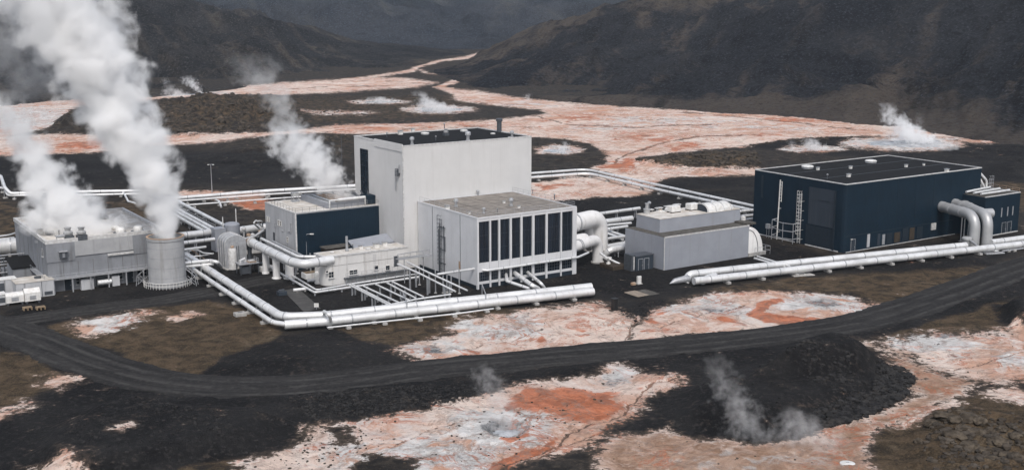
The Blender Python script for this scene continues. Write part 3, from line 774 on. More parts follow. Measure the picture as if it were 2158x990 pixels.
# ------------------------------------------------------------------ plant: site measuring helpers
def px_of(P):
    a, b = proj_np(P.x, P.y, P.z)
    return float(a), float(b)
def on_plane(px, py, O, nrm):
    a, b = (px - 1079) / F, (495 - py) / F
    r = Vector((a, CP + SP * b, -SP + CP * b)); c = Vector((0, 0, CAMH))
    return c + r * ((O - c).dot(nrm) / r.dot(nrm))
def solve(g, target, lo=0.0, hi=250.0):
    up = g(hi) > g(lo)
    for _ in range(50):
        m = (lo + hi) / 2
        if (g(m) < target) == up: lo = m
        else: hi = m
    return lo
class Site:
    """a rectangular footprint square to the plant: near corner, height, length along U, depth along V"""
    def __init__(s, nx, by, ty, rx=None, lx=None, u=None, v=None, h=None, z0=0.0):
        s.O = W(nx, by, z0)
        s.h = h if h is not None else on_plane(nx, ty, s.O, V).z - z0
        T = s.O + Vector((0, 0, s.h))
        s.u = u if u is not None else solve(lambda t: px_of(T + U * t)[0], rx)
        s.v = v if v is not None else solve(lambda t: px_of(T + V * t)[0], lx)
    def f(s, px, py):
        P = on_plane(px, py, s.O, V); return (P - s.O).dot(U), P.z - s.O.z
    def l(s, px, py):
        P = on_plane(px, py, s.O, U); return (P - s.O).dot(V), P.z - s.O.z
    def r(s, px, py, h=None):
        P = W(px, py, s.O.z + (s.h if h is None else h)) - s.O; return P.dot(U), P.dot(V)
    def thing(s, name, label, cat, group=None):
        return thing(name, label, cat, s.O, ANG, group)
def fbox(mb, face, a0, a1, o0, o1, z0, z1):
    """box on a facade: a along the wall, o outward"""
    if face == 'f': mb.box(a0, a1, -o1, -o0, z0, z1)
    else: mb.box(-o1, -o0, a0, a1, z0, z1)
    return mb
def fpt(face, a, o, z): return (a, -o, z) if face == 'f' else (-o, a, z)
def window(parent, face, a0, a1, z0, z1, nx=2, nz=1, frame='white_metal', pane='glass', out=0.0, fw=0.08, sill=True, name='window'):
    """pane with frame and glazing bars standing proud of the wall"""
    w = fbox(MB(), face, a0, a1, out + 0.012, out + 0.03, z0, z1).build(name, M[pane], parent)
    m = MB()
    fbox(m, face, a0 - fw, a1 + fw, out + 0.01, out + 0.13, z1, z1 + fw)
    fbox(m, face, a0 - fw, a1 + fw, out + 0.01, out + 0.13, z0 - fw, z0)
    fbox(m, face, a0 - fw, a0, out + 0.01, out + 0.125, z0, z1)
    fbox(m, face, a1, a1 + fw, out + 0.01, out + 0.125, z0, z1)
    for i in range(1, nx):
        a = a0 + (a1 - a0) * i / nx
        fbox(m, face, a - fw * 0.3, a + fw * 0.3, out + 0.03, out + 0.09, z0, z1)
    for i in range(1, nz):
        z = z0 + (z1 - z0) * i / nz
        fbox(m, face, a0, a1, out + 0.03, out + 0.08, z - fw * 0.3, z + fw * 0.3)
    m.build('window_frame', M[frame], w)
    if sill: fbox(MB(), face, a0 - 0.15, a1 + 0.15, out + 0.01, out + 0.25, z0 - fw - 0.08, z0 - fw).build('sill', M['coping'], w)
    return w
def door(parent, face, a0, a1, z0, z1, mat='navy_dark', out=0.0):
    d = fbox(MB(), face, a0, a1, out + 0.01, out + 0.06, z0, z1).build('door', M[mat], parent)
    m = MB()
    fbox(m, face, a0 - 0.1, a0, out + 0.01, out + 0.1, z0, z1 + 0.1); fbox(m, face, a1, a1 + 0.1, out + 0.01, out + 0.1, z0, z1 + 0.1); fbox(m, face, a0, a1, out + 0.01, out + 0.098, z1, z1 + 0.1)
    m.build('door_frame', M['steel'], d)
    fbox(MB(), face, a1 - 0.22, a1 - 0.12, out + 0.06, out + 0.12, z0 + 0.95, z0 + 1.1).build('handle', M['steel'], d)
    return d
def parapet(parent, u, v, h, w=0.3, up=0.35, mat='coping', name='coping', base=0.05):
    """four butted coping lengths round a roof edge"""
    for x0, x1, y0, y1 in ((-base, u + base, -base, w), (-base, u + base, v - w, v + base), (-base, w, w, v - w), (u - w, u + base, w, v - w)):
        MB().box(x0, x1, y0, y1, h - 0.02, h + up).build(name, M[mat], parent)
def railing(parent, pts, hgt=1.1, step=1.9, r=0.035, mat='steel', name='railing'):
    m = MB()
    for a, b in zip(pts[:-1], pts[1:]):
        a, b = Vector(a), Vector(b); L = (b - a).length; n = max(1, round(L / step))
        for i in range(n + 1):
            p = a + (b - a) * i / n
            m.tube([p, p + Vector((0, 0, hgt))], r, 4)
        for k in (0.5, 1.0):
            m.tube([a + Vector((0, 0, hgt * k)), b + Vector((0, 0, hgt * k))], r * 0.9, 4)
    return m.build(name, M[mat], parent)
def ladder(parent, face, a, z0, z1, out=0.35, w=0.55, cage=True, mat='white_metal', name='ladder', base=0.0):
    m = MB()
    for s in (-1, 1): m.tube([fpt(face, a + s * w / 2, base + out, z0), fpt(face, a + s * w / 2, base + out, z1)], 0.05, 5)
    z = z0 + 0.3
    while z < z1:
        m.tube([fpt(face, a - w / 2, base + out, z), fpt(face, a + w / 2, base + out, z)], 0.03, 4); z += 0.38
    z = z0 + 1.0
    while z < z1:
        for s in (-1, 1): m.tube([fpt(face, a + s * w / 2, base, z), fpt(face, a + s * w / 2, base + out, z)], 0.035, 4)
        z += 2.4
    o = m.build(name, M[mat], parent)
    if cage:
        m = MB(); zc = z0 + 2.4
        hoop = [(-w * 0.6, 0), (-w * 0.75, 0.45), (-w * 0.35, 0.8), (w * 0.35, 0.8), (w * 0.75, 0.45), (w * 0.6, 0)]
        k = 0
        while zc < z1 + 0.9:
            m.tube([fpt(face, a + q, base + out + d, zc) for q, d in hoop], 0.035, 4); zc += 0.9; k += 1
        for q, d in hoop[1:5]:
            m.tube([fpt(face, a + q, base + out + d, z0 + 2.4), fpt(face, a + q, base + out + d, z0 + 2.4 + 0.9 * (k - 1))], 0.025, 4)
        m.build('safety_cage', M[mat], o)
    return o
def roof_vent(parent, u, v, h, kind='pipe', s=1.0):
    """small roof fittings: cowl, dome, box, mushroom"""
    if kind == 'cowl':
        o = MB().lathe([(.42*s,0),(.42*s,.25*s),(.3*s,.3*s),(.3*s,1.1*s)], 14).build('roof_vent', M['steel'], parent, True, (u, v, h))
        MB().lathe([(.3*s,1.1*s),(.52*s,1.12*s),(.52*s,1.55*s),(.45*s,1.7*s),(.1*s,1.85*s)], 14).build('cowl', M['steel'], o, True)
    elif kind == 'dome':
        o = MB().lathe([(.75*s,0),(.75*s,.22*s)], 20).build('roof_vent', M['steel'], parent, True, (u, v, h))
        MB().lathe([(.8*s,.22*s),(.8*s,.28*s),(.66*s,.36*s),(.38*s,.42*s),(.02,.44*s)], 20).build('dome', M['white_metal'], o, True)
    elif kind == 'box':
        o = MB().bev(-.5*s, .5*s, -.4*s, .4*s, 0, .8*s).build('roof_vent', M['white_metal'], parent, False, (u, v, h))
        MB().box(-.6*s, .6*s, -.5*s, .5*s, .82*s, .92*s).build('lid', M['steel'], o)
    elif kind == 'fan':
        o = MB().bev(-.9*s, .9*s, -.8*s, .8*s, 0, .95*s).build('roof_vent', M['steel_dark'], parent, False, (u, v, h))
        MB().lathe([(.55*s,.95*s),(.82*s,1.15*s),(.85*s,1.5*s),(.5*s,1.75*s),(.5*s,2.0*s),(.68*s,2.35*s)], 16).build('cowl', M['duct_grey'], o, True)
    else:
        o = MB().tube([(0,0,0),(0,0,.9*s)], .09*s, 8).build('roof_vent', M['steel_dark'], parent, True, (u, v, h))
        MB().lathe([(.2*s,.9*s),(.2*s,1.05*s),(.05*s,1.15*s)], 10).build('cap', M['steel'], o, True)
    return o

# ------------------------------------------------------------------ tall white block
S = Site(853, 566, 310, 1120, 746)
t = S.thing('tall_white_building', 'tall windowless white block with flat black roof, highest building of the plant', 'building')
u, v, h = S.u, S.v, S.h
MB().box(0, u, 0, v, 0, h).build('wall', M['white_wall'], t)
MB().box(0.4, u - 0.4, 0.4, v - 0.4, h + 0.005, h + 0.08).build('roof', M['roof_black'], t)
parapet(t, u, v, h, 0.4, 0.32)
v1 = S.l(790, 295)[0]
MB().box(-0.16, 0.06, 0, v1, h - 1.1, h + 0.62).build('raised_coping', M['white_wall'], t)
for k in range(1, 4):                                    # sheet joints down the long wall
    fbox(MB(), 'f', u * k / 4 - 0.03, u * k / 4 + 0.03, 0.002, 0.02, 0, h - 0.1).build('wall_joint', M['white_wall'], t)
fbox(MB(), 'f', 0.14, u, 0.002, 0.03, h * 0.755, h * 0.757).build('wall_joint', M['white_wall'], t)
MB().box(-0.12, 0.12, -0.12, 0.12, 0, h - 0.03).build('corner_trim', M['coping'], t)
(a1, zt), (a0, zb) = S.l(760, 313), S.l(778, 420)
zb = 11.0
w = fbox(MB(), 'l', a0, a1, 0.02, 0.06, zb, zt).build('stair_window', M['glass'], t)
m = MB()
for k in range(12):
    z = zb + (zt - zb) * k / 11
    fbox(m, 'l', a0, a1, 0.07, 0.13, z - 0.06, z + 0.06)
for k in range(4):
    a = a0 + (a1 - a0) * k / 3
    fbox(m, 'l', a - 0.06, a + 0.06, 0.062, 0.16, zb - 0.06, zt + 0.06)
m.build('window_frame', M['navy'], w)
a, z = S.l(840, 362)
m = fbox(MB(), 'l', a - 0.6, a + 0.5, 0.02, 0.7, z - 0.9, z + 0.7)
o = m.build('vent_box', M['steel_dark'], t)
m = MB()
for k in range(5): fbox(m, 'l', a - 0.55, a + 0.45, 0.7, 0.8, z - 0.8 + 0.3 * k, z - 0.68 + 0.3 * k)
m.build('louvre', M['steel'], o)
ladder(t, 'l', S.l(836, 390)[0], z - 4.5, z - 0.8, 0.25, 0.5, False, 'steel')
fbox(MB(), 'l', a - 0.9, a - 0.7, 0.02, 0.4, z - 0.2, z + 1.7).build('bracket', M['steel'], t)
def zz2(x, y): return 720 + x / 2.911, y / 2.911
for (x, y), kd, s in (((360,828),'box',1.1),((512,828),'dome',1.3),((640,835),'fan',.7),((750,810),'dome',1.2),((775,870),'cowl',1.3),((432,890),'cowl',1.0),((1045,846),'cowl',.9),((928,826),'dome',.8),((1028,852),'box',.5),((437,808),'box',.8),((578,865),'pipe',1),((278,845),'pipe',1.1),((630,790),'pipe',1.2)):
    roof_vent(t, *S.r(*zz2(x, y)), h + 0.08, kd, s)
uu, vv = S.r(*zz2(967, 812))
o = MB().lathe([(.75,0),(.75,.3),(.6,.35),(.6,2.6)], 18).build('roof_vent', M['steel_dark'], t, True, (uu, vv, h + 0.08))
MB().lathe([(.6,2.6),(.85,2.7),(.85,3.2),(.7,3.35)], 18).build('cowl', M['steel_dark'], o, True)
# brown hut with a lean-to roof at the foot of the left wall
o = thing('lean_to_shed', 'brown shed with pale sloping roof against the tall white block', 'shed', W(752, 568), ANG)
MB().box(3.4, 9.4, 0, 2.8, 0, 5.0).build('wall', M['brown'], o)
MB().add([(-.6,-.5,5.0),(9.4,-.5,5.6),(9.4,3.2,6.9),(-.6,3.2,6.3),(-.6,-.5,4.75),(9.4,-.5,5.35),(9.4,3.2,6.65),(-.6,3.2,6.05)], [(0,1,2,3),(7,6,5,4),(0,4,5,1),(1,5,6,2),(2,6,7,3),(3,7,4,0)]).build('roof', M['galv'], o)
for x in (-.4, 1.4): MB().box(x, x + .15, -.4, -.25, 0, 4.75).build('post', M['steel'], o)
o = thing('low_brown_hut', 'low brown flat roofed hut below the navy wall', 'hut', W(688, 576), ANG)
MB().box(0, 5.6, 0, 2.6, 0, 5.5).build('wall', M['brown'], o)
MB().box(-.25, 5.9, -.3, 2.8, 5.5, 5.75).build('roof', M['roof_grey'], o)

# ------------------------------------------------------------------ turbine hall
S = Site(1007, 610, 462, 1215, 880)
TH = S
t = S.thing('turbine_hall', 'white hall with eight tall dark glazed bays and flat gravel roof', 'building')
u, v, h = S.u, S.v - 0.06, S.h
MB().box(0, u, 0.5, v, 0, h).build('wall', M['hall_wall'], t)
MB().box(0.05, u + 0.02, 0.12, 0.5, 0.0, 1.0).build('plinth', M['navy_dark'], t)
MB().box(-0.05, 0.0, 0.5, v * 0.98, 0, 0.75).build('plinth', M['navy_dark'], t)
MB().box(0.3, u - 0.3, 0.4, v - 0.3, h + 0.005, h + 0.12).build('roof', M['roof_tan'], t)
for k in (1, 2, 3):
    MB().box(u * k / 4 - 0.05, u * k / 4 + 0.05, 0.5, v - 0.4, h + 0.122, h + 0.15).build('roof_seam', M['roof_grey'], t)
MB().box(0.4, u - 0.4, v * .55 - 0.05, v * .55 + 0.05, h + 0.122, h + 0.146).build('roof_seam', M['roof_grey'], t)
parapet(t, u, v, h, 0.3, 0.28, 'hall_wall')
bays = [(0.33,3.0),(3.36,5.25),(5.65,8.14),(8.6,10.9),(11.37,13.92),(14.48,17.5),(17.98,21.5),(21.83,24.78)]
for i, (a0, a1) in enumerate(bays):
    w = MB().box(a0, a1, 0.30, 0.42, 5.6, 14.45).build('tall_window', M['louvre'], t)
    m = MB(); n = 6
    for k in range(1, n):
        a = a0 + (a1 - a0) * k / n
        m.box(a - 0.035, a + 0.035, 0.20, 0.30, 5.6, 14.45)
    for z in (8.5, 11.4): m.box(a0, a1, 0.25, 0.298, z - 0.05, z + 0.05)
    m.build('mullion', M['navy_dark'], w)
    MB().box(a0, a1, 0.16, 0.46, 3.62, 5.6).build('spandrel', M['hall_wall'], t)
    MB().box(a0, a1, 0.16, 0.46, 0.95, 1.55).build('spandrel', M['hall_wall'], t)
    w = MB().box(a0, a1, 0.32, 0.44, 1.55, 3.62).build('low_window', M['glass'], t)
    m = MB()
    for k in range(1, 5):
        a = a0 + (a1 - a0) * k / 5
        m.box(a - 0.04, a + 0.04, 0.24, 0.32, 1.55, 3.62)
    for z in (2.2, 2.9): m.box(a0, a1, 0.26, 0.318, z - 0.035, z + 0.035)
    m.build('glazing_bar', M['steel_dark'], w)
edges = [0.0] + [0.5 * (bays[i][1] + bays[i+1][0]) for i in range(7)]
MB().box(-0.08, bays[0][0], -0.02, 0.5, 0, h - 0.02).build('pilaster', M['hall_wall'], t)
for i in range(7):
    MB().box(bays[i][1], bays[i+1][0], -0.06, 0.47, 0.15, h - 0.03).build('pilaster', M['hall_wall'], t)
MB().box(bays[7][1], u + 0.1, -0.04, 0.5, 0.1, h - 0.02).build('pilaster', M['hall_wall'], t)
MB().box(0, u, 0.05, 0.5, 14.45, h - 0.025).build('fascia', M['hall_wall'], t)
for px in (912, 970):
    a = S.l(px, 500)[0]
    fbox(MB(), 'l', a - 0.05, a + 0.05, 0.002, 0.06, 0.7, h - 0.1).build('wall_joint', M['steel_dark'], t)
a, z = S.l(969, 559)
fbox(MB(), 'l', a - 0.35, a + 0.35, 0.005, 0.1, z - 0.9, z + 0.9).build('hatch', M['rust'], t)
a = S.l(933, 540)[0]
o = ladder(t, 'l', a, 0.6, 13.0, 0.45, 0.8, True, 'steel_dark')
m = MB()
for da, z0, z1 in ((-1.0, 1, 11.5), (-1.45, 6, 9.0), (0.85, 0.5, 11.8), (1.2, 0.5, 10.5)):
    m.tube([fpt('l', a + da, 0.25, z0), fpt('l', a + da, 0.25, z1)], 0.11, 6)
for z in (3, 6, 9, 11): fbox(m, 'l', a - 1.5, a + 1.3, 0.1, 0.3, z, z + 0.12)
m.build('riser_pipe', M['steel_dark'], t, True)
railing(t, [(0.25, v - 0.5, h + 0.28), (0.25, 0.3, h + 0.28), (u - 0.25, 0.3, h + 0.28), (u - 0.25, v - 0.5, h + 0.28)], 1.0, 2.2, 0.03)
def zz5(x, y): return 860 + x / 3.96, 390 + y / 3.96
for (x, y), kd, s in (((400,185),'cowl',1.0),((860,178),'cowl',1.0),((632,240),'cowl',.7),((800,155),'box',.6),((925,195),'box',.6),((328,205),'box',.9),((583,90),'cowl',.7),((745,232),'pipe',.8),((1222,125),'pipe',1.2),((510,245),'box',.5),((1040,75),'pipe',.9)):
    roof_vent(t, *S.r(*zz5(x, y)), h + 0.12, kd, s)

# ------------------------------------------------------------------ navy and white block with the roof cooler
S = Site(626, 569, 450, 803, 558)
AUX = S
t = S.thing('cooling_block', 'flat roofed block with navy front wall and weathered white side wall', 'building')
u, v, h = S.u - 0.1, S.v, S.h
MB().box(0.0, u, 0.12, v, 0, h).build('wall', M['aux_wall'], t)
MB().box(0.28, u, 0.0, 0.12, 0, h - 0.25).build('navy_cladding', M['navy'], t)
MB().box(-0.05, 0.28, -0.05, 0.12, 0, h).build('corner_trim', M['coping'], t)
MB().box(0.3, u - 0.3, 0.35, v - 0.3, h + 0.005, h + 0.06).build('roof', M['roof_white'], t)
parapet(t, u, v, h, 0.3, 0.16)
def zz4(x, y): return 540 + x / 3.667, 370 + y / 3.667
for x0, y0, x1, y1 in ((80,318,88,355),(94,320,102,358),(168,348,178,385),(182,355,194,392),(238,492,247,516)):
    (q1, zt), (q0, zb) = S.l(*zz4(x0, y0)), S.l(*zz4(x1, y1))
    q0, q1 = min(q0, q1), max(q0, q1)
    window(t, 'l', q0, q1, zb, max(zt, zb + 1.2), 1, 2, fw=0.06, sill=False)
for x, y0, y1, wd in ((270, 370, 445, .5), (145, 370, 395, .5), (205, 428, 432, 1.2), (255, 432, 440, 1.4)):
    q, zt = S.l(*zz4(x, y0)); _, zb = S.l(*zz4(x, y1))
    fbox(MB(), 'l', q - wd / 2, q + wd / 2, 0.01, 0.14, min(zt, zb), max(zt, zb) + .1).build('wall_duct', M['steel'], t)
q, _ = S.l(*zz4(140, 470))
door(t, 'l', q - 0.6, q + 0.6, 4.2, 6.6, 'steel_dark')
railing(t, [(0.2, v - 0.4, h + .16), (0.2, 0.25, h + .16), (u - 0.5, 0.25, h + .16)], 1.0, 1.8, 0.03, 'steel_dark')
# roof cooler: long pale trough with rusty packing
c0, c1 = S.r(700, 439), S.r(645, 415)
o = thing('roof_cooler', 'open pale cooler trough with rusty packing steaming on the flat roof', 'cooler', S.O + U * 8.6 + V * 1.8 + Vector((0, 0, h + 0.06)), ANG)
Lx, Ly = 10.6, 14.5
for x0, x1, y0, y1 in ((0, Lx, 0, .25), (0, Lx, Ly - .25, Ly), (0, .25, .25, Ly - .25), (Lx - .25, Lx, .25, Ly - .25)):
    MB().box(x0, x1, y0, y1, 0, 1.35).build('trough_wall', M['galv'], o)
for k in range(7):
    x = 0.8 + 1.45 * k
    MB().box(x, x + 0.9, 0.6, Ly - 0.6, 0.02, 0.9 + 0.3 * random.random()).build('packing', M['rust'] if k in (2, 3, 4) else M['duct_grey'], o)
m = MB(); m.tube([(0.5, -.6, .2), (0.5, -.6, 1.9), (1.0, -.6, 1.9), (9.5, -.6, 1.9), (9.5, -.6, .2)], 0.22, 10); m.tube([(2.5, -.6, 1.9), (9.5, -.6, 1.9)], 0.36, 10)
m.build('header_pipe', M['pipe'], o, True)
railing(o, [(0.3, -1.1, 0), (9.8, -1.1, 0)], 1.3, 1.2, 0.035, 'steel')
o = thing('valve_tower', 'small grey valve frame at the back corner of the cooler roof', 'valve', S.O + U * 6.4 + V * (v - 3) + Vector((0, 0, h + .06)), ANG)
MB().box(-.8, .8, -.8, .8, 0, .25).build('base', M['steel'], o)
m = MB()
for x in (-.6, .6):
    for y in (-.6, .6): m.tube([(x, y, .25), (x, y, 2.6)], .07, 5)
m.build('post', M['steel'], o)
MB().box(-.75, .75, -.75, .75, 1.4, 2.2).build('valve_body', M['duct_grey'], o)
o = thing('roof_fan_unit', 'dark navy fan unit on the roof edge beside the tall white block', 'fan unit', S.O + U * (u - 3.2) + V * 1.4 + Vector((0, 0, h + .16)), ANG)
MB().bev(0, 2.6, 0, 3.0, 0, 2.0).build('housing', M['navy'], o)
m = MB(); m.tube([(.2, 3.0, 1.2), (-.6, 4.6, 2.1), (-2.2, 6.5, 2.3)], .32, 8); m.tube([(1.4, 1.5, 2), (1.4, 1.5, 2.9)], .2, 8); m.tube([(.5, 2.2, 2), (.4, 3.4, 2.8)], .16, 8)
m.build('duct', M['steel_dark'], o, True)

# ------------------------------------------------------------------ low white annex with a rounded end
S = Site(685, 604, 544, 859, u=None, v=5.0)
t = S.thing('low_white_annex', 'low white annex with rounded end, small windows and stained walls', 'building')
u, v, h = S.u, S.v, S.h
arc = [(1.8 - 1.8 * math.cos(a), 2.2 - 2.2 * math.sin(a)) for a in [math.pi / 2 * k / 8 for k in range(9)]]
foot = [(x - 0.0, y) for x, y in arc] + [(u, 0), (u, v), (0, v)]
MB().prism(foot, 0, h).build('wall', M['annex_wall'], t, True)
cx_, cy_ = u / 2, v / 2
outer = [(x + (0.12 if x > cx_ else -0.12), y + (0.12 if y > cy_ else -0.12)) for x, y in foot]
MB().prism(outer, h, h + 0.28).build('coping', M['coping'], t, True)
inner = [(x + (-0.3 if x > cx_ else 0.3), y + (-0.3 if y > cy_ else 0.3)) for x, y in foot]
MB().prism(inner, h + 0.281, h + 0.30).build('roof', M['roof_white'], t)
band = [(x + (0.0 if x > cx_ else -0.05), y + (0.0 if y > cy_ else -0.05)) for x, y in foot]
MB().prism(band, h * .68, h * .68 + .1).build('string_course', M['block'], t)
def zzA(x, y): return 640 + x / 6.19, 480 + y / 6.19
for x0, y0, x1, y1, nx in ((595,548,700,605,2),(922,492,970,542,1),(1068,490,1120,548,1),(325,572,390,650,2),(275,560,308,585,1)):
    (q0, zt), (q1, zb) = S.f(*zzA(x0, y0)), S.f(*zzA(x1, y1))
    zm = (zt + zb) / 2; hh = abs(y1 - y0) / 6.19 / 10.0 / 2
    window(t, 'f', max(q0, .25), max(q1, .8), zm - hh, zm + hh, nx, 2 if nx == 2 else 1, fw=0.07, out=0.0)
q, _ = S.f(*zzA(1205, 480))
door(t, 'f', q - .5, q + .5, 2.3, 4.6, 'steel_dark')
m = MB()
for k in range(9): m.tube([fpt('f', 11.6, .05, 2.0 + .45 * k), fpt('f', 11.6, .3, 2.0 + .45 * k), fpt('f', 12.1, .3, 2.0 + .45 * k), fpt('f', 12.1, .05, 2.0 + .45 * k)], .03, 4)
m.build('rung', M['steel'], t)
m = MB(); m.tube([(6.6, 2.6, h), (6.6, 2.6, h + 3.6)], .28, 10); m.tube([(6.3, 2.6, h + .6), (6.9, 2.6, h + .6)], .32, 8)
m.build('flue', M['steel'], t, True)
for x, y, kd, s in ((10.2, 3.2, 'box', .9), (13.6, 2.4, 'box', 1.2), (11.4, 2.0, 'dome', .8), (16.2, 3.4, 'box', 1.0), (3.2, 3.0, 'dome', .6), (8.6, 3.8, 'pipe', 1.2)):
    roof_vent(t, x, y, h + .28, kd, s)
for q in (5.2, 9.3): MB().box(q, q + .12, -.14, -.01, .3, h - .1).build('downpipe', M['coping'], t)
railing(t, [(4.5, -1.0, 1.4), (19.5, -1.0, 1.4)], 1.1, 1.3, .035)
MB().box(4.4, 19.6, -1.1, -.02, 1.25, 1.4).build('walkway', M['steel_dark'], t)
m = MB()
for k in range(7): m.box(4.6 + 2.4 * k, 4.75 + 2.4 * k, -1.0, -.85, 0, 1.25)
m.build('walkway_post', M['steel'], t)

# ------------------------------------------------------------------ grey concrete block
S = Site(105, 618, 514, 345, 30)
GB = S
t = S.thing('grey_concrete_building', 'stained grey concrete block with parapet roof behind the round stack', 'building')
u, v, h = S.u, S.v, S.h
MB().box(0, u, 0, v, 3.1, h).build('upper_wall', M['concrete'], t)
MB().box(0.15, u - 0.4, .6, v, 0, 3.1).build('lower_wall', M['concrete'], t)
MB().box(-0.12, u * 0.23, -0.14, 0.0, h * .62, h).build('wall_panel', M['concrete'], t)
MB().box(u * 0.23, u * .72, -0.22, 0.0, h * .70, h).build('wall_panel', M['stack'], t)
MB().box(u * 0.72, u, -0.14, 0.0, h * .60, h).build('wall_panel', M['concrete'], t)
MB().box(u * 0.5, u * 0.72, -0.45, -.0, h * .63, h * .67).build('ledge', M['coping'], t)
for k in range(1, 8): fbox(MB(), 'f', u * k / 8 - .03, u * k / 8 + .03, .002, .03, 3.1, h * .6).build('wall_joint', M['roof_grey'], t)
for k in range(1, 7): fbox(MB(), 'l', v * k / 7 - .03, v * k / 7 + .03, .002, .03, 3.1, h - .1).build('wall_joint', M['roof_grey'], t)
MB().box(0.4, u - .4, .4, v - .4, h + .005, h + .05).build('roof', M['roof_white'], t)
parapet(t, u, v, h, .35, .75, 'coping', 'parapet', .16)
# canopy ledge and open undercroft
MB().box(-1.2, u, -1.6, -.002, 2.9, 3.1).build('canopy', M['steel'], t)
MB().box(-1.2, -.002, 0, v * .7, 2.9, 3.1).build('canopy', M['steel'], t)
railing(t, [(-1.1, 12, 3.1), (-1.1, -1.5, 3.1), (u - .3, -1.5, 3.1)], .9, 2.2, .035, 'steel')
for k in range(6): MB().box(.6 + 3.7 * k, .85 + 3.7 * k, -1.45, -1.2, 0, 2.9).build('column', M['steel'], t)
for q, w_, hh, mt in ((3.2, 1.4, 2.6, 'navy_dark'), (9.5, 2.6, 3.2, 'steel_dark'), (16.2, 1.3, 2.6, 'navy_dark'), (20.5, 2.4, 3.0, 'steel_dark')):
    door(t, 'f', q, q + w_, .05, min(hh, 2.5), mt, -.6)
for q in (5.6, 13.0, 18.4): window(t, 'f', q, q + 2.2, 1.1, 2.4, 3, 2, 'steel', out=-.6)
for q, w_ in ((6.2, 2.6), (12.6, 1.6)): MB().box(q, q + w_, -1.0, .6, .0, 2.2).build('switch_cabinet', M['aux_wall'], t)
m = MB(); m.tube([(9.6, -1.0, 1.2), (12.4, -1.0, 1.2)], .55, 12); m.build('drum', M['pipe'], t, True)
(q0, zt), (q1, zb) = S.f(124, 529), S.f(141, 542)
zc = (zt + zb) / 2
o = fbox(MB(), 'f', q0, q1, .15, .7, zc - .8, zc + .6).build('louvre_box', M['steel_dark'], t)
fbox(MB(), 'f', q0 - .15, q1 + .15, .15, 1.0, zc + .6, zc + .75).build('hood', M['steel'], o)
fbox(MB(), 'f', q0 + .5, q1 - .5, .7, .78, zc - .6, zc + .4).build('grille', M['concrete'], o)
q, z = S.l(90, 531)
window(t, 'l', q - .5, q + .5, z - .9, z + .7, 1, 1, 'steel', 'glass')
def zzL(x, y): return x / 4.125, 420 + y / 4.125
for (x, y), kd, s in (((595,360),'fan',1.2),((712,352),'fan',1.15),((435,308),'fan',.9),((345,300),'box',1.2),((525,372),'box',1.5),((515,318),'pipe',1.1),((470,285),'box',1.0)):
    roof_vent(t, *S.r(*zzL(x, y)), h + .05, kd, s)
for k, (x, y) in enumerate(((720, 465), (825, 455))):
    uu, vv = S.r(x / 2.83, 330 + y / 2.83)
    o = MB().bev(-1.3, 1.3, -1.0, 1.0, 0, .5).build('roof_unit', M['steel_dark'], t, False, (uu, vv, h + .05))
    MB().lathe([(1.0,.5),(1.05,1.1),(.8,1.5),(.5,1.6)], 18).build('unit_cover', M['white_metal'], o, True)
    if k == 0: MB().tube([(0, .4, 1.1), (-.5, 2.4, 1.3), (-.7, 3.4, .9)], .55, 12).build('unit_duct', M['white_metal'], o, True)
uu, vv = S.r(256, 470)
o = MB().box(-6, 3.5, -3.5, 3.0, 0, .55).build('roof_platform', M['roof_grey'], t, False, (u * .62, v * .8, h + .05))
for x, y, s in ((-3, 1, 1), (-1, -1, .8), (1.5, .6, .9), (-4.6, -2, .7)): MB().bev(x - .9*s, x + .9*s, y - .6*s, y + .6*s, .55, .55 + .7*s).build('condenser', M['white_metal'], o)

# ------------------------------------------------------------------ round stack
S = Site(349, 607, 497, v=1, u=1)
c = W(354, 599.5); ST = c
r0, r1 = (395 - 317) / 2 / (602 / 60), (387 - 313) / 2 / (500 / 60 * 1.0) * .86
hs_ = on_plane(350, 498, c, Vector((0, 1, 0))).z
t = thing('cooling_stack', 'round pale concrete stack with slightly flared foot, pouring steam', 'stack', c)
rb, rt = 3.95, 3.78
MB().lathe([(rb, 0), (rb, .9), (rb + .12, .92), (rb + .12, 1.05), (rb - .02, 1.1), (rt, hs_ - .6), (rt + .14, hs_ - .55), (rt + .16, hs_), (rt - .3, hs_), (rt - .35, hs_ - .8), (rb - .5, 2)], 56).build('shell', M['stack'], t, True)
m = MB()
for k in range(1, 5):
    z = hs_ * k / 5; rr = rb + (rt - rb) * k / 5
    m.lathe([(rr + .005, z), (rr + .03, z + .03), (rr + .005, z + .06)], 56, cap=False)
m.build('lift_joint', M['concrete'], t, True)
MB().lathe([(rt + .17, hs_ + .001), (rt + .2, hs_ + .12), (rt - .33, hs_ + .12), (rt - .36, hs_ + .001)], 56, cap=False).build('rim', M['rust'], t, True)
m = MB()
R = rb + 1.0
for k in range(26):
    a = math.pi * (0.92 + 1.16 * k / 25)
    p = Vector((R * math.cos(a), R * math.sin(a), 0))
    m.tube([p, p + Vector((0, 0, 1.3))], .05, 5)
for z in (.7, 1.3): m.tube([(R * math.cos(math.pi * (.92 + 1.16 * k / 40)), R * math.sin(math.pi * (.92 + 1.16 * k / 40)), z) for k in range(41)], .055, 5)
m.build('railing', M['white_metal'], t, True)
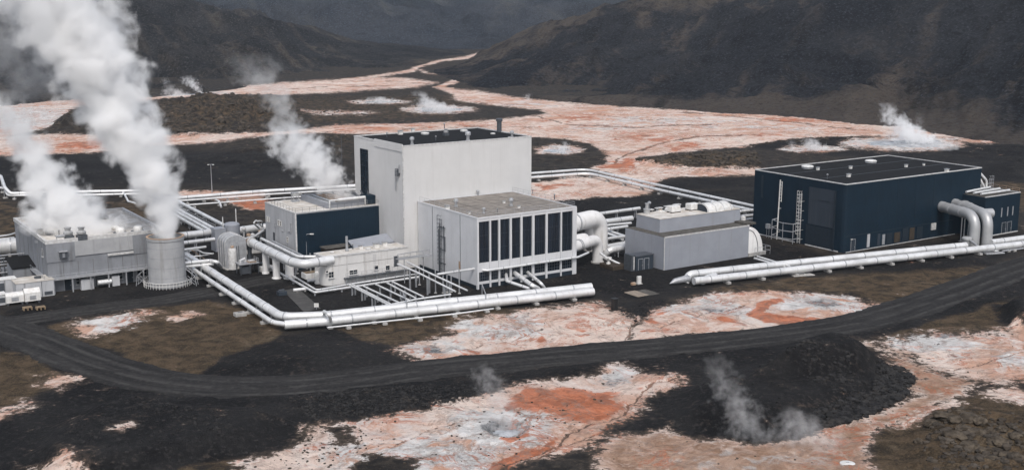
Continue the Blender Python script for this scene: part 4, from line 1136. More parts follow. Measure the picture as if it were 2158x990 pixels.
for sx, nm in ((-1, 'a'), (1, 'b')):
    m = MB(); x0 = sx * (rb + .3); x1 = sx * (rb + 2.2)
    for y in (-1.2, .2):
        m.tube([(x0, y, 3.8), (x1, y, 2.2), (x1 + sx * .3, y, 0)], .08, 5); m.tube([(x0, y, 0), (x1, y, 2.2)], .06, 5); m.tube([(x0, y, 1.9), (x1, y, 0.3)], .06, 5)
    for q in range(4): m.tube([(x1 - sx * q * .6, -1.2, 2.2 + q * .5), (x1 - sx * q * .6, .2, 2.2 + q * .5)], .05, 5)
    m.build('brace_frame', M['steel'], t)

# ------------------------------------------------------------------ grey corrugated block with stepped top
S = Site(1399, 569.5, 501, 1579, 1318)
t = S.thing('stepped_grey_block', 'stepped grey corrugated block with white fittings on its pale roof', 'building')
u, v, h = S.u, S.v, S.h
MB().box(0, u, 0, v, 0, h).build('lower_wall', M['galv'], t)
MB().box(.05, u - .05, .05, v - .05, h + .002, h + .06).build('ledge_roof', M['roof_grey'], t)
for a, b_ in (((-.06, -.06), (u + .06, .0)), ): MB().box(a[0], b_[0], a[1], b_[1], h - .15, h + .2).build('gutter', M['coping'], t)
MB().box(-.07, .09, -.07, .09, 0, h - .16).build('corner_trim', M['coping'], t)
off = (W(1390, 491, S.h) - S.O); ou, ov = off.dot(U), off.dot(V)
ou = max(ou, 0.02); h2 = on_plane(1390, 463, S.O + U * ou + V * ov, V).z
T2 = S.O + U * ou + V * ov + Vector((0, 0, h2))
u2 = solve(lambda q: px_of(T2 + U * q)[0], 1563); v2 = v - ov - .8
ou2, ov2 = ou + u2, ov + v2
m = MB().add([(ou,ov,h),(ou2,ov,h),(ou2,ov2,h),(ou,ov2,h),(ou+.1,ov+.12,h2),(ou2-.5,ov+.12,h2),(ou2-.5,ov2-.1,h2),(ou+.1,ov2-.1,h2)], [(0,3,2,1),(4,5,6,7),(0,1,5,4),(1,2,6,5),(2,3,7,6),(3,0,4,7)])
m.build('upper_wall', M['galv'], t)
MB().box(ou + .02, ou2 - .42, ov + .04, ov2 - .02, h2 + .004, h2 + .14).build('roof', M['roof_white'], t)
MB().box(ou2 - 2.6, ou2 + .5, .3, ov - .4, h + .06, h + .5).build('ledge_box', M['roof_grey'], t)
MB().bev(ou2 - .4, ou2 + .3, ov - 1.2, ov - .3, h + .06, h + 1.4).build('vent_box', M['white_metal'], t)
def zzC(x, y): return 1300 + x / 4.95, 400 + y / 4.95
RZ = h2 + .14
for (x, y), (a, b_, c_), nm in (((592, 225), (2.7, 1.9, 1.35), 'roof_unit'), ((790, 200), (2.9, 2.1, 1.35), 'roof_unit')):
    uu, vv = S.r(*zzC(x, y), h=RZ + .2)
    o = MB().bev(-a / 2, a / 2, -b_ / 2, b_ / 2, .25, .25 + c_, .12).build(nm, M['white_metal'], t, False, (uu, vv, RZ))
    for q in (-.7, .7): MB().box(-a * .55, a * .55, q - .1, q + .1, 0, .25).build('skid', M['brown'], o)
for (x, y), r_, hh in (((450, 190), 2.0, .8), ((690, 140), 2.5, .7), ((860, 122), 1.5, .7), ((960, 106), 1.3, .8)):
    uu, vv = S.r(*zzC(x, y), h=RZ)
    MB().lathe([(r_, 0), (r_, hh * .6), (r_ * .85, hh * .9), (r_ * .4, hh), (.02, hh)], 28).build('roof_drum', M['white_metal'], t, True, (min(max(uu, ou + r_), ou2 - r_ - .5), min(max(vv, ov + r_), ov2 - r_), RZ))
uu, vv = S.r(*zzC(455, 222), h=RZ)
o = MB().lathe([(1.1, 0), (1.1, .12), (.5, .2), (.5, .3)], 20).build('manhole', M['white_metal'], t, True, (uu, vv, RZ)); MB().lathe([(.35, .3), (.35, .45), (.1, .5)], 12).build('hatch_lid', M['rust'], o, True)
uu, vv = S.r(*zzC(312, 245), h=RZ)
o = MB().lathe([(.75, 0), (.75, .8), (.85, .85), (.85, 1.1), (.4, 1.15), (.4, 2.2), (.5, 2.25), (.5, 2.4)], 18).build('roof_vent', M['duct_grey'], t, True, (uu, vv, RZ))
roof_vent(t, uu + 1.9, vv + 1.4, RZ, 'pipe', 2.2)
# half barrel cover
(ux0, vx0) = S.r(*zzC(930, 232), h=RZ); ux1 = min(S.r(*zzC(1190, 195), h=RZ)[0], ou2 - .6)
m = MB(); n = 14; rr = min(2.5, (v2 - .4) / 2); vc = ov + .25 + rr
pts0 = [(vc - rr * math.cos(math.pi * k / n), RZ + rr * .72 * math.sin(math.pi * k / n)) for k in range(n + 1)]
vs_ = [(ux0, y, z) for y, z in pts0] + [(ux1 - .6, y, z) for y, z in pts0] + [(ux1 + .6, vc + (y - vc) * .7, RZ + (z - RZ) * .6) for y, z in pts0]
fs = [tuple(range(n + 1))] + [(k, k + 1, n + 2 + k, n + 1 + k) for k in range(n)] + [(n + 1 + k, n + 2 + k, 2 * n + 3 + k, 2 * n + 2 + k) for k in range(n)] + [tuple(range(2 * n + 2, 3 * n + 3))]
o = m.add(vs_, fs).build('barrel_cover', M['white_metal'], t, True)
m = MB()
for q in (.02, .35, .68, .98):
    x = ux0 + (ux1 - .6 - ux0) * q
    m.tube([(x, vc + (y - vc) * 1.01, RZ + (z - RZ) * 1.01) for y, z in pts0], .07, 5)
m.build('cover_rib', M['steel'], o, True)
MB().add([(ux0 - .03, vc + (y - vc) * .93, RZ + (z - RZ) * .93) for y, z in pts0], [tuple(range(n + 1))]).build('end_opening', M['navy_worn'], o)
m = MB()
for k in range(4): m.box(ou + 3 + 2.8 * k, ou + 4.9 + 2.8 * k, ov2 - .7, ov2 + .3, RZ + .5 + .15 * k, RZ + .68 + .15 * k)
for k in range(8): m.box(ou + 3.1 + 1.45 * k, ou + 3.2 + 1.45 * k, ov2 - .3, ov2 - .2, RZ, RZ + .5 + .07 * k)
m.build('cable_tray', M['coping'], t)
# dark grey lean-to on its left side
q0, q1 = S.l(1375, 560)[0], S.l(1335, 545)[0]
o = thing('grey_switch_shed', 'dark grey steel switch shed against the stepped grey block', 'shed', W(1340, 571), ANG - .02)
sh = on_plane(1342, 541, W(1340, 571), V).z
MB().box(0, 5.0, 0, 3.2, 0, sh).build('wall', M['navy_worn'], o)
MB().box(-1.1, -.001, .3, 3.0, 0, sh + .4).build('side_cabinet', M['steel_dark'], o)
MB().box(-.2, 5.1, -.1, 3.3, sh, sh + .15).build('roof', M['steel_dark'], o)
fbox(MB(), 'f', -.55, -.25, -.28, -.2, .3, sh).build('post', M['coping'], o)
for q in (.7, 2.4): door(o, 'f', q, q + 1.2, .1, 2.6, 'navy_worn')

# ------------------------------------------------------------------ navy hall on the right
S = Site(1776, 533.5, 391, 2069, 1591)
BH = S
t = S.thing('navy_hall', 'big navy clad hall with flat black roof and white roof edge', 'building')
u, v, h = S.u, S.v, S.h
foot = [(0, .9), (.27, .27), (.9, 0), (u, 0), (u, v), (0, v)]
MB().prism(foot, 0, h).build('wall', M['navy'], t)
MB().prism([(.3, 1.2), (.5, .5), (1.2, .3), (u - .3, .3), (u - .3, v - .3), (.3, v - .3)], h + .005, h + .06).build('roof', M['roof_black'], t)
parapet(t, u, v, h, .28, .22)
for k in (1, 2): MB().box(.5, u - .5, v * k / 3 - .06, v * k / 3 + .06, h + .062, h + .12).build('roof_seam', M['steel_dark'], t)
def zz8(x, y): return 1560 + x / 3, 310 + y / 3
for (x, y), kd, s in (((425,135),'dome',2.0),((825,100),'dome',2.0),((490,146),'box',.8),((697,138),'box',.8),((685,190),'box',.9),((1048,128),'box',.8),((1305,160),'box',1.0),((1160,118),'box',.6),((550,205),'pipe',1.2)):
    roof_vent(t, *S.r(*zz8(x, y)), h + .06, kd, s)
(q1, zt), (q0, zb) = S.l(*zz8(440, 250)), S.l(*zz8(588, 515))
fbox(MB(), 'l', q0, q1, .01, .10, zb, zt).build('sliding_panel', M['navy_worn'], t)
fbox(MB(), 'l', q0 + 1.5, q0 + 5.0, .1, .18, (zt + zb) / 2 + 1.6, (zt + zb) / 2 + 1.9).build('panel_rail', M['navy_dark'], t)
fbox(MB(), 'l', q0 - .5, q0 - .05, .01, .3, .2, zt).build('door_track', M['navy_dark'], t)
fbox(MB(), 'l', q0, q1 + .6, .01, .06, .5, zb - .3).build('loading_door', M['navy_dark'], t)
fbox(MB(), 'l', 1.5, q1 + .6, .01, .16, .02, .25).build('kerb', M['coping'], t)
fbox(MB(), 'l', q1 + 4, v - .3, .01, .16, .02, .25).build('kerb', M['coping'], t)
(qq, zt2), (_, zb2) = S.l(*zz8(143, 180)), S.l(*zz8(138, 320))
fbox(MB(), 'l', qq - .35, qq + .35, .01, .12, zb2, zt2).build('wall_slot', M['navy_dark'], t)
aL = S.l(*zz8(392, 450))[0]; aM = S.l(*zz8(258, 400))[0]
ladder(t, 'l', aL, .3, S.l(*zz8(392, 285))[1], 1.0, .9, True, 'white_metal')
m = MB(); zt3 = S.l(*zz8(262, 205))[1]
m.tube([fpt('l', aM + .2, .9, 0), fpt('l', aM, .7, zt3)], .16, 7); m.tube([fpt('l', aM - .8, .9, zt3 - 5.5), fpt('l', aM - .8, .9, zt3 - .3)], .09, 6)
for k in range(7): m.tube([fpt('l', aM, .7, zt3 - .5 - .8 * k), fpt('l', aM - .8, .9, zt3 - .5 - .8 * k)], .05, 5)
for z in (2, 8, zt3 - .6): m.tube([fpt('l', aM, .02, z), fpt('l', aM, .8, z)], .05, 5)
m.build('cable_mast', M['white_metal'], t, True)
m = MB(); aa, ab = aL + .7, aM + 1.0
for z, o1 in ((1.0, 2.4), (3.0, 2.6), (4.9, 2.4)):
    m.tube([fpt('l', aa, .1, z + .4), fpt('l', aa + .5, o1 * .8, z + .1), fpt('l', (aa + ab) / 2, o1, z), fpt('l', ab, o1 * .8, z + .2), fpt('l', ab, .1, z + .4)], .11, 6)
for q in (aa + .3, (aa + ab) / 2, ab): m.tube([fpt('l', q, 2.0, 0), fpt('l', q, 2.0, 5.0)], .09, 6)
for q in (aa + .3, ab): m.tube([fpt('l', q, 2.0, 5.0), fpt('l', q, .1, 5.2)], .09, 6)
m.build('pipe_manifold', M['steel'], t, True)
o = fbox(MB(), 'l', ab + 1.6, ab + 2.6, .8, 1.6, 2.4, 3.6).build('meter_box', M['steel'], t)
m = MB()
for q in (ab + 1.7, ab + 2.5): m.tube([fpt('l', q, 1.2, 0), fpt('l', q, 1.2, 2.4)], .06, 5)
m.tube([fpt('l', ab + 1.6, 1.2, 2.7), fpt('l', ab, 1.6, 2.7)], .09, 6); m.build('meter_stand', M['steel'], o)
# ground floor strip of service openings on the long side
for x0, x1, mt in ((800,820,'aux_wall'),(865,885,'navy_worn'),(895,915,'steel'),(920,960,'navy_dark'),(970,1010,'brown'),(1020,1060,'navy_dark'),(1065,1100,'brown'),(1110,1150,'navy_dark')):
    (q0, z0_) = S.f(*zz8(x0, 600)); (q1, z1_) = S.f(*zz8(x1, 540))
    fbox(MB(), 'f', q0, q1, .01, .12, .5, 3.2 + random.uniform(-.5, .6)).build('service_hatch', M[mt], t)
q, _ = S.f(*zz8(1215, 540)); fbox(MB(), 'f', q - .8, q + .8, .01, .4, 2.2, 3.9).build('white_cabinet', M['coping'], t)
q, _ = S.f(*zz8(725, 600)); door(t, 'f', q - 1.4, q, .1, 3.0, 'navy_worn')
q, _ = S.f(*zz8(700, 597)); fbox(MB(), 'f', q - .2, q + .2, .05, .3, 3.0, 3.25).build('wall_lamp', M['white_metal'], t)
for k in range(6): fbox(MB(), 'f', 12 + 7 * k, 12.06 + 7 * k, .002, .04, .3, h - .3).build('wall_joint', M['navy_dark'], t)
fbox(MB(), 'f', 1.0, u * .82, .01, .1, .0, .16).build('kerb', M['coping'], t)
fbox(MB(), 'f', .9, u * .8, .01, .05, 3.9, 4.05).build('flashing', M['navy_dark'], t)

# small navy block behind it
S = Site(2090, 497, 415, 2151, u=None, v=12.0)
t = S.thing('small_navy_block', 'small navy block with cluttered roof beyond the big navy hall', 'building')
u, v, h = S.u, S.v, S.h
MB().box(-3.8, u, 0, v, 0, h).build('wall', M['navy'], t)
MB().box(-3.5, u - .3, .3, v - .3, h + .005, h + .06).build('roof', M['roof_grey'], t)
for x0, x1, y0, y1 in ((-3.85, u + .05, -.05, .25), (-3.85, u + .05, v - .25, v + .05), (u - .25, u + .05, .25, v - .25)): MB().box(x0, x1, y0, y1, h, h + .2).build('coping', M['coping'], t)
fbox(MB(), 'f', -3.8, u, .01, .14, 0, .25).build('kerb', M['coping'], t)
for q in (3.2, 5.8, 8.0): fbox(MB(), 'f', q, q + .35, .01, .1, h * .45, h * .68).build('vent_slot', M['steel'], t)
door(t, 'f', 4, 5.6, .3, 3.0, 'navy_dark'); door(t, 'f', 6.4, 8.0, .3, 3.0, 'navy_dark')
for k in range(4): MB().tube([(-3, 2 + 2.2 * k, h + .6), (u - 2 - k, 2 + 2.2 * k, h + .6 + .2 * k)], .3, 8).build('roof_pipe', M['pipe'], t, True)
railing(t, [(u - .2, .3, h + .2), (u - .2, v, h + .2)], 1, 1.8, .04, 'rust')

# ------------------------------------------------------------------ pipes
def fillet(pts, R):
    pts = [Vector(p) for p in pts]
    out = [pts[0]]
    for i in range(1, len(pts) - 1):
        a, b = (pts[i-1] - pts[i]), (pts[i+1] - pts[i])
        la, lb = a.length, b.length
        a, b = a / la, b / lb
        th = a.angle(b)
        if th > 3.05: out.append(pts[i]); continue
        d = min(R / math.tan(th / 2), la * .45, lb * .45)
        p0, p1 = pts[i] + a * d, pts[i] + b * d
        k = 7
        for j in range(k + 1):
            s = j / k
            out.append(p0 * (1 - s) ** 2 + pts[i] * 2 * s * (1 - s) + p1 * s ** 2)
    out.append(pts[-1])
    return out
_collar, _foot, _post = {}, {}, {}
def collar_mesh(r):
    k = round(r, 2)
    if k not in _collar:
        m = MB(); m.lathe([(k * .98, -.09 - k * .05), (k * 1.07, -.07 - k * .05), (k * 1.07, .07 + k * .05), (k * .98, .09 + k * .05)], 16, cap=False)
        _collar[k] = m.mesh('collar', M['steel'], True)
    return _collar[k]
def along(pts, s):
    for a, b in zip(pts[:-1], pts[1:]):
        L = (b - a).length
        if s <= L: return a + (b - a) * (s / L), (b - a).normalized()
        s -= L
    return pts[-1], (pts[-1] - pts[-2]).normalized()
def plen(pts): return sum((b - a).length for a, b in zip(pts[:-1], pts[1:]))
def pipeline(name, label, runs, group=None, mat='pipe', collar=9.0, support=9.0, R=2.5, cat='pipe', foot=True, start=4.0, n=14, gz=0.0):
    """runs: list of (points, radius). One thing: each run a pipe with its collars; saddle supports with concrete footings."""
    P0 = Vector(runs[0][0][0]); P0.z = gz
    t = thing(name, label, cat, P0, 0, group)
    for pts, r in runs:
        p = [q - P0 for q in fillet(pts, max(R, r * 2.2))]
        o = MB().tube(p, r, n if r > .3 else 8).build('pipe', M[mat], t, True)
        L = plen(p); s = start
        while collar and s < L - 1:
            c, d = along(p, s)
            q = d.to_track_quat('Z', 'Y').to_euler()
            link('collar', collar_mesh(r), o, c, 0, q)
            s += collar
        s = start + collar * .5 if collar else start
        while support and s < L - .5:
            c, d = along(p, s)
            gh = c.z - r
            if abs(d.z) < .3 and gh > .12:
                a = math.atan2(d.y, d.x)
                w = max(r * .8, .12)
                m = MB()
                fh = .45 if foot else .08
                if gh > .55:
                    m.box(-.12, .12, -w, -w + .14, fh * .9, gh + r * .55); m.box(-.12, .12, w - .14, w, fh * .9, gh + r * .55)
                    m.box(-.14, .14, -w, w, gh - .12, gh + .05)
                else: m.box(-.15, .15, -w, w, .1, gh + .1)
                q = m.build('support', M['steel'], t, False, (c.x, c.y, 0), a)
                if foot: MB().bev(-.45, .45, -w - .35, w + .35, -.1, fh, .06).build('footing', M['block'], q)
            s += support
    return t
def WP(l, z): return [W(x, y, z) if len(q) == 0 else W(x, y, q[0]) for x, y, *q in l]

# front pipelines
pipeline('steam_pipeline', 'back white pipe of the near pair, thick throughout and bent at the corner',
         [(WP([(392,538),(594,668),(690,664),(1246,604)], 1.7), .82)], 'near edge pipelines', collar=8.5, support=8.5, R=4)
pipeline('steam_pipeline', 'front white pipe of the near pair, thin before its corner and thick after',
         [(WP([(396,560),(574,679),(610,684)], 1.3), .48), (WP([(600,684),(690,677),(1250,614)], 1.3), .84)], 'near edge pipelines', collar=8.5, support=8.5, R=4)
pipeline('guide_pipe', 'thin white pipe hugging the foot of the near pipelines', [(WP([(690,690),(960,661),(1040,650)], .6), .16)], collar=0, support=7)
o = thing('pipe_crossover', 'white looped crossover joining the two near pipelines', 'pipe', W(690, 672), 0)
P0 = W(690, 672)
MB().tube([q - P0 for q in fillet(WP([(683,662,2.0),(683,656,3.2),(694,662,3.4),(697,676,1.6)], 1), .8)], .32, 12).build('pipe', M['pipe'], o, True)
for sx in (862, 1028):
    P0 = W(sx, 665)
    o = thing('pipe_clamp', 'steel clamp frame over the near pipelines, %s' % ('left one of two' if sx == 862 else 'right one of two below the hall'), 'clamp', P0, 0, 'pipe clamps')
    b0, b1 = W(sx - 4, 668 if sx == 862 else 650) - P0, W(sx - 12, 646 if sx == 862 else 628) - P0
    MB().tube([b0 + Vector((0,0,-0)), b0 + Vector((0,0,2.9)), b1 + Vector((0,0,2.9)), b1], .11, 6).build('clamp_frame', M['steel'], o)
    MB().bev(b0.x - .6, b0.x + .6, b0.y - .6, b0.y + .6, 0, .4).build('footing', M['block'], o)
# right pipelines
pipeline('steam_pipeline', 'white pipe before the navy hall, back one of two, ending at a valve cap',
         [([W(1444,596,.0), W(1452,578,1.7), W(1560,566,1.7), W(2035,517,1.7)], .82)], 'right hand pipelines', collar=9, support=9, R=2)
pipeline('steam_pipeline', 'white pipe before the navy hall, front one of two, running out of the picture',
         [(WP([(1462,592),(1560,581),(2158,514),(2330,495)], 1.3), .82)], 'right hand pipelines', collar=9, support=9)
pipeline('steam_pipeline', 'short white pipe beyond the grey elbow ducts leaving at the picture edge', [(WP([(2088,511),(2158,502),(2330,482)], 1.6), .80)], 'right hand pipelines', collar=9, support=9)
pipeline('thin_pipe', 'thin grey pipe under the white pipes at the picture edge', [(WP([(2112,529),(2158,523),(2330,506)], .4), .2)], mat='steel', collar=0, support=6)
pipeline('pipe_elbow', 'white elbow dropping into the ground beside the front right pipe', [([W(1508,580,1.2), W(1488,585,1.2), W(1478,600,-.2)], .6)], collar=0, support=0, R=1.5)
P0 = W(1432, 598); d = (W(1447, 594) - W(1417, 598)).normalized()
o = thing('conical_pipe_end', 'grey tapered pipe end lying on the ground before the right pipelines', 'pipe end', P0, math.atan2(d.y, d.x))
MB().tube([(-2.6,0,.35),(-1.3,0,.75),(2.4,0,.95)], [.05,.6,.85], 16).build('cone', M['steel'], o, True)
MB().tube([(2.0,0,.93),(2.3,0,.94)], [.9,.9], 16).build('collar', M['steel'], o, True)
o = thing('capped_valve', 'grey domed valve cap at the end of the back right pipe', 'valve', W(2036, 524), 0)
MB().lathe([(1.0, 0), (1.0, 2.3), (1.25, 2.3), (1.25, 2.7), (.9, 3.0), (.3, 3.1)], 20).build('body', M['duct_grey'], o, True)
q = W(2070, 535) - W(2036, 524)
MB().tube([Vector((.6,-.4,2.2)), Vector((q.x * .5, q.y * .5, 1.9)), Vector((q.x, q.y, .6))], .32, 10).build('spur_pipe', M['steel'], o, True)
# elbow ducts out of the navy hall
def duct(label, pts, r, mat='duct_grey', R=3.5, collars=(2.0,), name='elbow_duct', group=None, flange=True):
    P0 = Vector(pts[0]); P0.z = 0
    t = thing(name, label, 'duct', P0, 0, group)
    p = [q - P0 for q in fillet(pts, R)]
    o = MB().tube(p, r, 24).build('duct_shell', M[mat], t, True)
    for s in collars:
        c, d = along(p, s); link('collar', collar_mesh(r), o, c, 0, d.to_track_quat('Z', 'Y').to_euler())
    if flange:
        c, d = p[-1], (p[-1] - p[-2]).normalized()
        MB().lathe([(r * 1.25, 0), (r * 1.25, .3), (r, .32)], 24).build('base_flange', M['block'], o, True, (c.x, c.y, max(c.z, 0)))
    return t
O = BH.O
def bw(u_, v_, z): return O + U * u_ + V * v_ + Vector((0, 0, z))
ua, _ = BH.f(1982, 452)
gA, gB = W(2051, 522), W(2078, 522)
la = (gA - O); lb = (gB - O)
duct('grey elbow duct bending down from the navy hall wall, nearer one of two', [bw(ua, .1, 8.0), bw(ua + .5, la.dot(V) , 8.0) if False else Vector((gA.x, gA.y, 8.0)), gA], 1.32, collars=(1.0, 4.5, 9), R=4.0, group='elbow ducts of the navy hall')
ub, _ = BH.f(2010, 446)
duct('grey elbow duct bending down from the navy hall wall, farther one of two', [bw(ub, .1, 8.2), Vector((gB.x, gB.y, 8.2)), gB], 1.28, collars=(1.0, 4.5, 9), R=4.0, group='elbow ducts of the navy hall')
uc, _ = BH.f(2030, 445)
duct('horizontal grey duct stub with blank end beside the navy hall', [bw(uc, .2, 7.6), W(2072, 450, 7.8), W(2090, 449, 7.8)], 1.2, collars=(2, 5), flange=False)
o = thing('duct_prop', 'steel prop frame under the elbow ducts', 'prop', W(2024, 508), ANG)
MB().box(-.5, 3.5, -.3, .3, 0, .12).build('base', M['steel'], o)
for x in (0, 1.2, 2.8): MB().tube([(x, 0, .12), (x, 0, 6.4)], .13, 6).build('post', M['steel'], o)
o = thing('concrete_plate', 'pale grey slab with fallen white pipe bend beside the right pipelines', 'slab', W(2092, 533), ANG - .3)
MB().bev(-2.6, 2.6, -1.2, 1.2, -.1, .2).build('slab', M['steel'], o); MB().tube([(-1.5, .3, .5), (-.5, .2, .8), (.6, -.2, .5), (1.5, 0, .45)], .18, 8).build('pipe_bend', M['pipe'], o, True)
o = thing('concrete_plate', 'flat grey slab with thin white hose loop by the right pipelines', 'slab', W(1690, 579), ANG - .3)
MB().bev(-2.6, 2.6, -1.2, 1.2, -.1, .14).build('slab', M['block'], o); MB().tube([(-1.2, -.2, .2), (-.4, .5, .25), (.8, .4, .22), (.6, -.3, .2)], .1, 8).build('hose', M['pipe'], o, True)
# riser pipes at the far right end of the navy hall
o = thing('riser_pipes', 'white riser pipes and caged ladder at the far end of the navy hall', 'pipe', bw(BH.u, 0, 0), ANG)
for k, (x, zt) in enumerate(((2.3, 12.5), (3.3, 14.0))):
    MB().tube(fillet([(.1, 1.5 + k, zt + 1.8), (x * .5, 1.2 + k * .5, zt + 1.2), (x, .5, zt - 1.0), (x, .5, .0)], 1.6), .30, 10).build('riser', M['pipe'], o, True)
ladder(o, 'f', 5.2, 0, 13.5, .3, .9, True, 'steel', base=-1.0)
m = MB()
for z in (4, 8, 12): m.box(2.0, 5.6, .55, .75, z, z + .15)
m.tube([(1.6, .8, 0), (1.6, .8, 12.2)], .12, 6); m.build('bracket', M['steel'], o)

# back pipelines
pipeline('steam_pipeline', 'far white pipe behind the stepped grey block, upper one of two, with a corner',
         [(WP([(1085,368),(1236,357),(1587,434),(1650,446)], 1.7), .45)], 'far pipelines', collar=10, support=10, R=5)
pipeline('steam_pipeline', 'far white pipe behind the stepped grey block, lower one of two, with a corner',
         [(WP([(1085,377),(1240,365),(1400,403),(1587,444),(1650,457)], 1.3), .52)], 'far pipelines', collar=10, support=10, R=5)
pipeline('steam_pipeline', 'far white pipe behind the navy and white block, thick upper one',
         [(WP([(366,418),(558,403),(760,391)], 1.8), .58)], 'far pipelines', collar=10, support=10)
pipeline('thin_pipe', 'far thin pipe just below the thick far pipe behind the navy and white block',
         [(WP([(366,424),(558,410),(760,398)], 1.2), .3)], 'far pipelines', collar=0, support=12)
pipeline('thin_pipe', 'lowest far pipe with dropping spur before the reddish ground',
         [(WP([(380,433),(640,414)], 1.0), .24), ([W(455,421,1.2), W(462,424,1.2), W(466,436,.3)], .3)], 'far pipelines', collar=0, support=9)
pipeline('steam_pipeline', 'far left white pipe climbing at the picture edge, upper one of two',
         [([W(-60,340,5), W(2,372,4.5), W(10,395,3.5), W(22,408,1.8), W(180,404,1.8), W(310,402,1.8), W(372,424,1.8)], .5)], 'far left pipelines', collar=12, support=12, R=2)
pipeline('steam_pipeline', 'far left white pipe with low bend at the picture edge, lower one of two',
         [([W(-60,388,3.0), W(10,397,2.8), W(16,412,1.2), W(180,411,1.2), W(310,408,1.2), W(372,430,1.2)], .36)], 'far left pipelines', collar=12, support=12, R=2)
pipeline('thin_pipe', 'bent white branch pipe dropping from the far left pipelines', [([W(258,405,1.4), W(263,410,1.3), W(270,424,.2), W(285,428,.2)], .3)], collar=0, support=0, R=1)
# diagonal rack from the far line to the arched vessel
for k, (lab, l, z, r) in enumerate((
     ('upper white pipe of the diagonal rack behind the stack, nearest the navy block', [(368,421),(480,479)], 2.8, .5),
     ('middle white pipe of the diagonal rack behind the stack', [(366,436),(452,482),(462,487)], 3.0, .42),
     ('second middle white pipe of the diagonal rack behind the stack', [(364,442),(446,487),(458,492)], 2.6, .42),
     ('lowest thick white pipe of the diagonal rack behind the stack', [(368,452),(432,488)], 1.6, .6))):
    pipeline('rack_pipe', lab, [(WP(l, z), r)], 'diagonal rack pipes', collar=8, support=8, foot=False)
P0 = W(420, 468); a = math.atan2(*(W(470, 492) - W(372, 441)).yx)
o = thing('cable_tray', 'cluttered cable tray running between the diagonal rack pipes', 'tray', P0, a)
L = 30
for y in (-.8, .8): MB().box(-L, L * .55, y - .06, y + .06, 1.7, 1.95).build('tray_rail', M['steel'], o)
for k in range(22): MB().box(-L + 2.1 * k, -L + 2.1 * k + .14, -.8, .8, 1.72, 1.8).build('tray_rung', M['steel'], o)
for k in range(7): MB().box(-L + 6.5 * k, -L + 6.5 * k + .2, -.7, .7, 0, 1.7).build('trestle', M['steel_dark'], o)
for k in range(6): MB().tube([(-L + 7 * k, -.5, 2.0), (-L + 7 * k + 2, .1, 2.3), (-L + 7 * k + 5, .4, 2.0)], .14, 7).build('cable', M['pipe'], o, True)
# cross pipes between the stack and the vessel
for lab, l, r in (
     ('thick white cross pipe right behind the stack rim', [(376,497,4.4),(430,491,4.4),(452,487,4.4)], .85),
     ('white cross pipe second from the top between stack and vessel', [(378,513,3.6),(452,504,3.6)], .5),
     ('pale cross beam pipe third from the top between stack and vessel', [(380,527,3.0),(434,520,3.0)], .3),
     ('white cross pipe just above the near pipelines, upper of two', [(384,555,3.2),(442,549,3.2),(458,552,3.0),(466,562,1.0)], .42),
     ('white cross pipe just above the near pipelines, lower of two', [(384,562,2.4),(450,556,2.4)], .38),
     ('thin cross pipe with curved tail between stack and vessel', [(380,536,2.2),(412,524,2.2),(428,533,2.2),(448,535,2.2)], .2),
     ('thin low cross pipe between stack and vessel', [(396,541,1.6),(425,539,1.6),(450,534,1.6)], .16)):
    pipeline('cross_pipe', lab, [([W(*q) for q in l], r)], 'cross pipes by the stack', collar=4 if r > .4 else 0, support=6, R=1.2, foot=False, start=2)
pipeline('rusty_rod', 'thin rusty rod leaning among the cross pipes', [([W(404,527,2.3), W(432,546,.2)], .08)], mat='rust', collar=0, support=0, cat='rod')
pipeline('steam_pipeline', 'short pair of white pipes passing below the cross pipes by the stack', [(WP([(384,533),(416,553)], 2.2), .36), (WP([(384,541),(410,557)], 1.8), .36)], collar=5, support=5)
# pipe behind the vessel
pipeline('steam_pipeline', 'thick white pipe between the arched vessel and the navy and white block', [(WP([(498,487),(545,480),(572,478)], 3.6), 1.0)], collar=4, support=7, start=2)
pipeline('thin_pipe', 'curved thin white pipes looping over the thick pipe by the white side wall', [([W(545,480,4.4), W(534,470,6.2), W(540,464,6.6), W(552,478,4.6)], .2), ([W(538,466,6.4), W(552,465,6.4), W(554,478,4.4)], .16)], collar=0, support=0, R=.8)
# big elbow main beside the navy block
pipeline('main_pipe', 'thick white elevated main with wide bend before the navy wall', [(WP([(532,512),(612,551),(640,557),(672,552),(700,547)], 5.6), .98)], collar=6.5, support=0, R=5, n=20)
o = thing('pipe_neck', 'rusty flanged pipe neck where the thick elevated main starts', 'flange', W(529, 548), 0)
q = W(529, 510, 5.6) - W(529, 548); d = (W(612, 551, 5.6) - W(532, 512, 5.6)).normalized()
MB().tube([q - d * 1.2, q - d * .2, q + d * .2], [.8, 1.0, 1.12], 18).build('neck', M['rust'], o, True); MB().tube([q + d * .3, q + d * .7], 1.15, 18).build('flange', M['coping'], o, True)
MB().tube([q - d * 1.0, Vector((q.x - .6, q.y + .5, 0))], .5, 10).build('leg', M['steel_dark'], o, True)
for k, (x, y, yt, r) in enumerate(((583, 587, 548, .78), (611, 587, 556, .98), (560, 576, 540, .62))):
    P0 = W(x, y); hh = 4.9
    o = thing('pipe_pier', ('white round pier under the bend of the thick elevated main', 'widest white round pier beside the bend of the thick elevated main', 'slim white pier near the start of the thick elevated main')[k], 'pier', P0)
    MB().lathe([(r * 1.35, 0), (r * 1.35, .3), (r, .35), (r, hh)], 20).build('shaft', M['duct'], o, True)
    MB().box(-r * .9, r * .9, -r * .9, r * .9, hh, hh + .1).build('cap', M['steel'], o)
